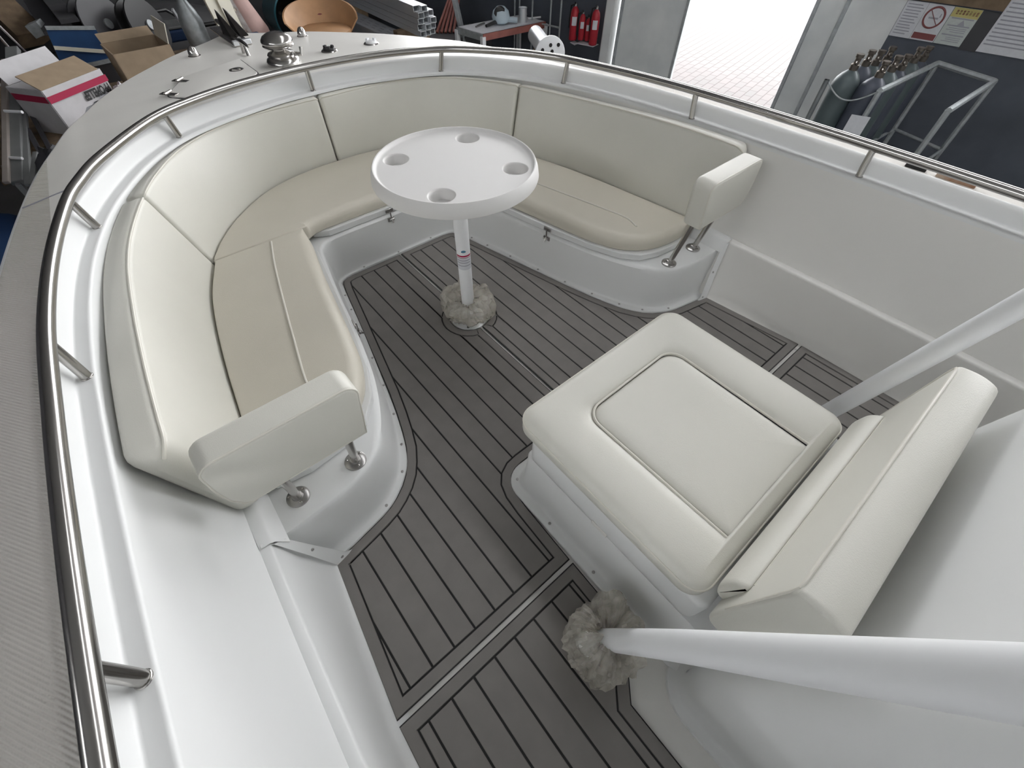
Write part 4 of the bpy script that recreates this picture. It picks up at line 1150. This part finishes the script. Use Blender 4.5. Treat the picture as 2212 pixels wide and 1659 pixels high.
# grey beam crate behind profiles
# reddish bars leaning, grey post
for k in range(5):
    qb = (944 + k * 9, 70); qt = (972 + k * 5, -8)
    pb = onz(qb, -.45); pt_ = CP + ray(qt) * (np.linalg.norm(np.array(pb) - CP) / np.linalg.norm(ray(qt)) * 1.05)
    o = MB().beam(Vector((pb.x, pb.y, -.45)), Vector(pt_), .035, .03).build('red_bar', 'copper', smooth=0, bevel=.003)
    tag(o, 'reddish steel bar leaning beyond the profile stack, %s of five' % ['leftmost', 'second', 'middle', 'fourth', 'rightmost'][k], 'bar', 'reddish leaning bars')
pb = onz((965, 76), -.45)
o = MB().box((pb.x + .2, pb.y + .1, (G - .465) / 2), (1.1, .6, -G - .465)).build('steel_bin', 'dark', smooth=0, bevel=.01); tag(o, 'dark bin carrying the reddish bars beside the workbench', 'bin')
pb = onz((1010, 60), -.35); pt_ = Vector(CP + ray((978, -20)) * (np.linalg.norm(np.array(pb) - CP) / np.linalg.norm(ray((978, -20)))))
o = MB().beam(Vector((pb.x, pb.y, G)) + (Vector((pb.x, pb.y, -.35)) - pt_) * .6, pt_, .10, .06).build('steel_post', 'galv', smooth=0, bevel=.005); tag(o, 'leaning grey steel post between the reddish bars and workbench', 'post')

# --- tan shell, teal tub, plastic sheet, boards beyond the bow tip
def shell(cq, z, rx, ry, h, label, m, a0, a1, name, cat, lean=.35, rim=None):
    c = onz(cq, z); f = Vector((CP[0] - c.x, CP[1] - c.y, 0)).normalized(); s = Vector((-f.y, f.x, 0))
    rows_o, rows_i = [], []
    for k in range(9):
        t = k / 8
        row, row2 = [], []
        for a in np.linspace(a0, a1, 25):
            hh = h * (1 - .55 * (abs(a) / max(abs(a0), abs(a1))) ** 2.2)
            for rw, dr_ in ((row, 0), (row2, -.02)):
                rr = 1 + lean * t
                rw.append(c + s * math.sin(a) * (rx * rr + dr_) - f * math.cos(a) * (ry * rr + dr_) + Vector((0, 0, hh * t)))
        rows_o.append(row); rows_i.append(row2)
    mb = MB(); n = 25
    mb.rows(rows_o, closed=False, cap=False); mb.rows(rows_i, closed=False, cap=False)
    mb.rows([rows_o[-1], rows_i[-1]], closed=False, cap=False)
    mb.rows([[r[0] for r in rows_o], [r[0] for r in rows_i]], closed=False, cap=False); mb.rows([[r[-1] for r in rows_o], [r[-1] for r in rows_i]], closed=False, cap=False)
    e = empty(name, c, label, cat)
    part(mb, 'shell', m, e, smooth=50)
    return e, c, f, s
e, c, f, s = shell((702, 72), -.12, .34, .26, .30, 'curved tan plywood tub chair shell behind the foredeck edge', 'tan', -1.75, 1.75, 'tub_chair', 'chair')
part(MB().lathe([(.30, -.03), (.34, 0), (.34, .04), (.28, .06)], c, 28), 'seat', 'tan', e)
part(MB().lathe([(.05, 0), (.05, .01)], c + Vector((0, 0, .1)) - f * .29, 14, R=Vector((0, 0, 1)).rotation_difference(f).to_matrix()), 'button', 'brown_ink', e)
for a in (.8, 2.4, 3.9, 5.5): part(MB().tube([c + Vector((.22 * math.cos(a), .22 * math.sin(a), 0)), Vector((c.x + .3 * math.cos(a), c.y + .3 * math.sin(a), G))], .02, 8), 'leg', 'wood', e)
# teal tub lying with its dark mouth towards the camera
c = onz((640, 40), -.05); f = (Vector((CP[0] - c.x, CP[1] - c.y, .4))).normalized()
f = Matrix.Rotation(.35, 3, 'Z') @ f
tbn = empty('plastic_tub', (c.x, c.y, G), 'teal plastic tub lying on its side behind the tan chair', 'tub')
Rt = Vector((0, 0, 1)).rotation_difference(f).to_matrix()
part(MB().lathe([(.05, -.62), (.22, -.60), (.27, 0), (.285, .005), (.285, .02), (.265, .02)], c, 36, R=Rt, cap=False), 'tub_shell', 'teal', tbn)
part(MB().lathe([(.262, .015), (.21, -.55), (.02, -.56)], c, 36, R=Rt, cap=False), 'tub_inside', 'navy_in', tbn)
part(MB().beam(Vector((c.x, c.y, G)), Vector((c.x, c.y, -.45)) - f * .3, .5, .4), 'stand', 'dark', tbn)
# plastic sheet bag
c = onz((560, 66), -.1)
rows = []
for k in range(14):
    t = k / 13; row = []
    for j in range(26):
        a = 2 * PI * j / 26
        r_ = (.30 - .20 * t) * (1 + .25 * noise.noise(Vector((math.cos(a) * 1.5, math.sin(a) * 1.5, t * 2 + 9))))
        row.append((c.x - .06 * t + r_ * math.cos(a) - .25 * t * t, c.y + r_ * .7 * math.sin(a), -.75 + 1.25 * t + .03 * noise.noise(Vector((a, t * 5, 1)))))
    rows.append(row)
o = MB().rows(rows, True, True).build('plastic_sheet', 'film2', smooth=40)
pc = empty('wrapped_roll', (c.x, c.y, G), 'dusty pink roll standing inside clear plastic sheet beyond the bow', 'roll')
part(MB().lathe([(.17, 0), (.17, .42)], (c.x, c.y, G), 20), 'stand', 'dark', pc)
part(MB().tube([(c.x, c.y, G + .4), (c.x - .05, c.y, -.1), (c.x - .2, c.y, .45)], [.20, .17, .08], 18), 'core', 'pink', pc)
o.parent = pc; o.data.transform(Matrix.Translation(-Vector(pc.location)))
# cream boards leaning behind the anchor
for k, (qb, qt) in enumerate((((492, 72), (446, -12)), ((515, 68), (470, -12)), ((535, 62), (500, -8)))):
    pb = onz(qb, -.05)
    foot_ = Vector((pb.x + .12, pb.y - .05, G)); pt_ = Vector(pb) + (Vector(pb) - foot_) * .75
    o = MB().beam(foot_, pt_, .035, .155, up=Vector((1, .3, 0))).build('leaning_board', 'cream', smooth=0, bevel=.003)
    tag(o, 'cream board leaning behind the anchor, %s of three' % ['left', 'middle', 'right'][k], 'board', 'cream boards behind the anchor')

# --- heap of boxes and gear on a low bench left of the bow
SZ = -.24
bench_c = onz((190, 190), SZ)
lb = empty('storage_bench', (-1.0, 5.9, G), 'dark timber storage bench under the cartons left of the bow', 'bench')
part(MB().box((-.85, 5.6, SZ - .03), (3.0, 2.2, .06)), 'bench_top', 'wood', lb, smooth=0)
for x in (-2.25, .55):
    for y in (4.6, 6.6): part(MB().box((x, y, (G + SZ - .06) / 2), (.1, .1, SZ - .06 - G)), 'leg', 'wood', lb, smooth=0)
def carton(name, q, z, size, rz, tilt, label, m, flaps=True):
    """open carton whose base centre stands at z under pixel q"""
    c = Vector((q[0], q[1], z))
    e = empty(name, c, label, 'carton'); e.rotation_euler = Euler((tilt[0], tilt[1], rz))
    w, d, h = size; t = .012
    for nm, bc, bs_ in (('side', (0, -d / 2, h / 2), (w, t, h)), ('side', (0, d / 2, h / 2), (w, t, h)), ('side', (-w / 2, 0, h / 2), (t, d, h)), ('side', (w / 2, 0, h / 2), (t, d, h)), ('bottom', (0, 0, t / 2), (w, d, t))):
        MB().box(bc, bs_).build(nm, m, e, smooth=0)
    return e
# white propeller carton, lying so that its printed side faces the boat (print reads upside down)
pc_ = carton('propeller_carton', (-1.10, 4.92), SZ, (.60, .38, .355), .62, (0, 0), 'white carton with a crimson stripe and inverted PROPELLER lettering', 'carton_w')
fy = -.2 - .0065 - .001
MB().box((0, fy, .285), (.615, .002, .05)).build('stripe', 'crimson', pc_, smooth=0)
def put_text(body, size, m, parent, loc, flip=True, name='lettering'):
    me = text_mesh(body, size); me.materials.append(M[m])
    o = bpy.data.objects.new(name, me); COL.objects.link(o); o.parent = parent
    o.location = loc; o.rotation_euler = (PI / 2, PI if flip else 0, 0)
    return o
t_ = put_text('PROPELLER', .092, 'ink', pc_, (.135, fy - .001, .222)); t_.scale = (.62, 1, 1)
put_text('YAMAHA', .05, 'crimson', pc_, (.16, fy - .001, .115))
for k in range(4): MB().box((.20 - .02 * (k % 2), fy, .180 - .011 * k), (.14 - .02 * (k % 2), .002, .006)).build('small_print', 'grey_ink', pc_, smooth=0)
MB().box((.07, fy, .150), (.05, .002, .022)).build('barcode_block', 'ink', pc_, smooth=0)
fl = MB().box((0, .10, .0), (.58, .2, .008)).build('flap', 'carton', pc_, smooth=0); fl.location = (-.01, -.19, .357); fl.rotation_euler = (.45, .0, .0)
fl2 = MB().box((0, .08, 0), (.55, .16, .008)).build('flap', 'carton_w', pc_, smooth=0); fl2.location = (0, .19, .357); fl2.rotation_euler = (1.1, 0, 0)
fs_ = MB().box((.06, .09, -.006), (.40, .06, .002)).build('flap_stripe', 'crimson', pc_, smooth=0); fs_.location = (0, .19, .357); fs_.rotation_euler = (1.1, 0, 0)
MB().box((-.307, 0, .285), (.002, .37, .05)).build('stripe', 'crimson', pc_, smooth=0)
# brown open carton
bc_ = carton('brown_carton', (-.34, 5.25), SZ, (.50, .45, .42), .06, (0, 0), 'open brown cardboard carton next to the white one', 'carton')
fl = MB().box((.08, 0, 0), (.16, .42, .008)).build('flap', 'cream', bc_, smooth=0); fl.location = (.25, 0, .42); fl.rotation_euler = (0, -1.25, 0)
fl = MB().box((0, .06, 0), (.48, .12, .008)).build('flap', 'carton', bc_, smooth=0); fl.location = (0, .225, .42); fl.rotation_euler = (.5, 0, 0)
# blue board with white edge
def slab_px(name, qs, z, th, m, label, cat, edge=None):
    P = [onz(q, z) for q in qs]
    return P
bx = empty('blue_case', (-.8, 5.9, SZ), 'blue flat case with white edge strips behind the white carton', 'case')
L0 = bx.location.copy()
bm_ = MB()
P4 = [ony(q, 5.9) for q in ((98, 60), (205, 60), (246, 128), (138, 152))]
nn = (P4[1] - P4[0]).cross(P4[2] - P4[1]).normalized() * .06
if nn.y < 0: nn = -nn
bm_.add(P4 + [p + nn for p in P4], [(0, 1, 2, 3), (7, 6, 5, 4), (0, 4, 5, 1), (1, 5, 6, 2), (2, 6, 7, 3), (3, 7, 4, 0)])
part(bm_, 'panel', 'blue', bx, smooth=0)
part(MB().beam(P4[0].lerp(P4[3], .45) - nn * .15, P4[1].lerp(P4[2], .75) - nn * .15, .02, .03), 'edge_strip', 'cream', bx, smooth=0)
part(MB().beam(P4[3] - nn * .1, P4[2] - nn * .1, .03, .035), 'edge_strip', 'galv', bx, smooth=0)
part(MB().beam(P4[0] - nn * .1, P4[1] - nn * .1, .02, .03), 'edge_strip', 'galv', bx, smooth=0)
lowp = (P4[2] + P4[3]) / 2
part(MB().beam(lowp + Vector((0, .04, .0)), Vector((lowp.x, lowp.y + .04, SZ)), .40, .06, up=(0, 1, 0)), 'stand', 'dark', bx, smooth=0)
# grey printed plastic sack under the white carton
def blob(name, c, r, m, label, cat, seed, amp=.3, nseg=24):
    rows = []
    for k in range(1, 14):
        ph = PI * k / 14; row = []
        for j in range(nseg):
            a = 2 * PI * j / nseg
            d = Vector((math.sin(ph) * math.cos(a), math.sin(ph) * math.sin(a), math.cos(ph)))
            f_ = 1 + amp * noise.noise(d * 2.2 + Vector((seed, 0, 0))) + .3 * amp * noise.noise(d * 6 + Vector((seed, 4, 0)))
            row.append((c[0] + d.x * r[0] * f_, c[1] + d.y * r[1] * f_, max(c[2] + d.z * r[2] * f_, G + .01)))
        rows.append(row)
    o = MB().rows(rows, True, True).build(name, m, smooth=50)
    o.data.transform(Matrix.Translation(-Vector(c))); o.location = c
    return tag(o, label, cat)
pq = onz((215, 222), -.05)
blob('grey_sack', (-.90, 4.28, -.42), (.26, .18, .45), 'paper', 'crumpled pale grey sack below the white carton', 'sack', 3.0)
blob('white_bag', (-.68, 4.86, SZ + .13), (.07, .10, .11), 'carton_w', 'small white bag between the white and brown cartons', 'bag', 8.0)
blob('dark_bag', (-1.42, 4.0, -.62), (.20, .20, .48), 'dark', 'dark crumpled bag beside the leaning poles', 'bag', 5.0)
# reels and machines
def reel(q, z, r, w, label, tiltz, m='dark'):
    c = onz(q, z); e = empty('cable_reel', (c.x, c.y, z - r), label, 'reel')
    ax_ = Vector((math.cos(tiltz), math.sin(tiltz), .25)).normalized(); R_ = Vector((0, 0, 1)).rotation_difference(ax_).to_matrix()
    for s_ in (-w / 2, w / 2): part(MB().lathe([(r, -.012), (r * 1.02, 0), (r, .012), (r * .3, .016)], c + ax_ * s_, 30, R=R_), 'flange', m, e)
    part(MB().lathe([(r * .75, -w / 2), (r * .8, 0), (r * .75, w / 2)], c, 26, R=R_), 'winding', 'black', e)
    part(MB().lathe([(.05, -w / 2 - .04), (.05, w / 2 + .04)], c, 14, R=R_), 'hub', 'galv', e)
    part(MB().beam(c + Vector((0, 0, -r * .6)), Vector((c.x, c.y, SZ)), .10, .2), 'stand', 'dark', e)
reel((222, 56), .02, .30, .16, 'dark reel with a ribbed rim above the blue case', -.9)
reel((312, 58), -.02, .28, .14, 'black round machine guard right of the dark reel', -.8, 'black')
mc = onz((352, 78), -.16)
mch = empty('machine', (mc.x, mc.y, SZ), 'dark navy machine with a grey tray top behind the brown carton', 'machine')
part(MB().box((mc.x + .05, mc.y + .2, (SZ - .12) / 2), (.55, .45, -.12 - SZ)), 'housing', 'navy', mch, smooth=0, bevel=.02)
part(MB().box((mc.x + .05, mc.y + .2, -.10), (.50, .40, .03)), 'tray', 'slate', mch, smooth=0, bevel=.01)
part(MB().tube([(mc.x - .2, mc.y + .1, -.09), (mc.x - .1, mc.y + .1, .06), (mc.x + .2, mc.y + .2, .05), (mc.x + .4, mc.y + .3, -.12)], .02, 8), 'hose', 'black', mch)
gq = onz((430, 85), -.12)
gr = empty('spray_bottle', (gq.x, gq.y, SZ), 'grey bottle shaped canister standing behind the left dome fitting', 'canister')
part(MB().lathe([(.12, 0), (.13, .05), (.13, .30), (.10, .40), (.05, .50), (.04, .62)], (gq.x, gq.y, SZ), 22), 'body', 'galv', gr)
part(MB().tube([(gq.x, gq.y, SZ + .62), (gq.x - .12, gq.y + .02, SZ + .78), (gq.x - .2, gq.y + .02, SZ + .86)], .02, 8), 'spout', 'alu', gr)
o = MB().beam(onz((372, 20), .08), onz((404, 70), -.18), .02, .05).build('metal_strip', 'alu', smooth=0); tag(o, 'bright metal strip leaning by the grey canister', 'strip')
o = MB().box((gq.x + .42, gq.y - .55, (G - .05) / 2), (.40, .3, -.05 - G)).build('dark_crate', 'navy', smooth=0, bevel=.02); tag(o, 'dark blue crate left of the anchor', 'crate')
# covered boat hull behind everything
hb = MB(); rows = []
for k in range(9):
    t = k / 8; row = []
    for a in np.linspace(0, PI, 13): row.append((-.3 + 2.6 * (t - .5) * 1.2, 8.2 - .75 * math.cos(a) * math.sin(.3 + 2.5 * t), -.55 + .62 * math.sin(a) * (.6 + .4 * math.sin(PI * t))))
    rows.append(row)
hb.rows(rows, closed=True, cap=True)
cv = empty('covered_boat', (-.3, 8.2, G), 'charcoal covered dinghy hull in the dark behind the cartons', 'boat')
part(hb, 'cover', 'tarp', cv, smooth=60)
part(MB().tube([(-1.7, 7.5, -.25), (-.3, 7.35, -.16), (1.1, 7.5, -.2)], .025, 8), 'rub_rail', 'black', cv)
for x in (-1.2, .6): part(MB().box((x, 8.2, (G - .55) / 2), (.15, 1.0, -.55 - G)), 'chock', 'wood', cv, smooth=0)
# big timber beam at top left, rods, white frames
def leaning(name, q0, z0, q1, k1, w, h, m, label, cat, group=None, tube=False):
    a = onz(q0, z0); d = ray(q1); b = Vector(CP + d * k1)
    mb = MB().tube([a, b], w, 8) if tube else MB().beam(a, b, w, h)
    o = mb.build(name, m, smooth=40 if tube else 0, bevel=0 if tube else .004)
    return tag(o, label, cat, group)
leaning('timber_beam', (75, 85), SZ + .12, (-25, -10), 5.2, .32, .18, 'wood', 'thick weathered timber beam at the top left corner', 'beam')
leaning('dark_plank', (118, 70), SZ + .3, (58, -20), 5.7, .20, .04, 'dark', 'dark plank leaning beside the thick timber beam', 'plank')
leaning('dark_plank', (150, 45), SZ + .4, (95, -20), 5.6, .18, .04, 'shed_black', 'dark plank leaning left of the dark reel', 'plank')
leaning('grey_block', (95, 75), SZ + .25, (70, 48), 4.9, .16, .14, 'galv', 'small grey block in front of the dark planks', 'block')
zr = -.35
lz = ['first', 'second', 'third', 'fourth']
for i, (q0, q1, m_) in enumerate((((62, 118), (-6, 52), 'paint'), ((52, 140), (-6, 74), 'paint'), ((85, 232), (-6, 142), 'alu'), ((108, 268), (-6, 178), 'alu'))):
    leaning('white_rod', q0, -.25 - .02 * i, q1, 3.95, .011, 0, m_, 'thin bright rod slanting at the left edge, %s from the top' % lz[i], 'rod', 'bright rods at the left edge', True)
lf = empty('folding_frame', onz((30, 330), -.8), 'grey plastic and white tube folding frame standing at the left edge', 'frame')
lo = lf.location
def fp(q, k): return Vector(CP + ray(q) * k)
part(MB().beam(fp((38, 395), 3.55), fp((28, 105), 4.1), .10, .045), 'grey_slat', 'slate', lf, smooth=0, bevel=.006)
part(MB().beam(fp((14, 395), 3.5), fp((10, 130), 4.0), .045, .03), 'white_slat', 'slate2', lf, smooth=0, bevel=.006)
part(MB().beam(fp((62, 400), 3.55), fp((45, 160), 4.05), .05, .03), 'white_slat', 'slate', lf, smooth=0, bevel=.006)
part(MB().tube([fp((10, 142), 3.85), fp((25, 134), 3.85), fp((48, 150), 3.85)], .014, 8), 'top_hoop', 'paint', lf)
for y_ in (240, 340): part(MB().tube([fp((10, y_), 3.6), fp((48, y_ + 2), 3.6)], .012, 8), 'cross_bar', 'paint', lf)
part(MB().beam(fp((38, 395), 3.55), Vector((fp((38, 395), 3.55).x, fp((38, 395), 3.55).y, G)), .09, .04), 'foot', 'slate', lf, smooth=0)
for i, (q0, q1, k) in enumerate((((70, 250), (112, 330), 3.9), ((60, 280), (98, 350), 3.8), ((78, 330), (70, 400), 3.6))):
    o = MB().beam(fp(q0, k), fp(q1, k * .97), .035, .03).build('timber_strip', 'dark' if i < 2 else 'slate', smooth=0, bevel=.003)
    tag(o, ['dark slat slanting right of the grey frame, upper', 'dark slat slanting right of the grey frame, lower', 'short grey slat standing next to the side deck'][i], 'slat')
# dark blue tarp on the ground along the left side
tr = MB(); rows = []
for k in range(8):
    t = k / 7; row = []
    for a in np.linspace(0, PI, 11):
        row.append((-2.45 + .75 * math.cos(a), -1.0 + 5.3 * t, G + .02 + .66 * math.sin(a) * (1 + .12 * noise.noise(Vector((a, t * 6, 0))))))
    rows.append(row)
tag(tr.rows(rows, closed=True, cap=True).build('tarpaulin_heap', 'navy', smooth=60), 'dark blue tarpaulin covered heap along the left side of the boat', 'tarpaulin')
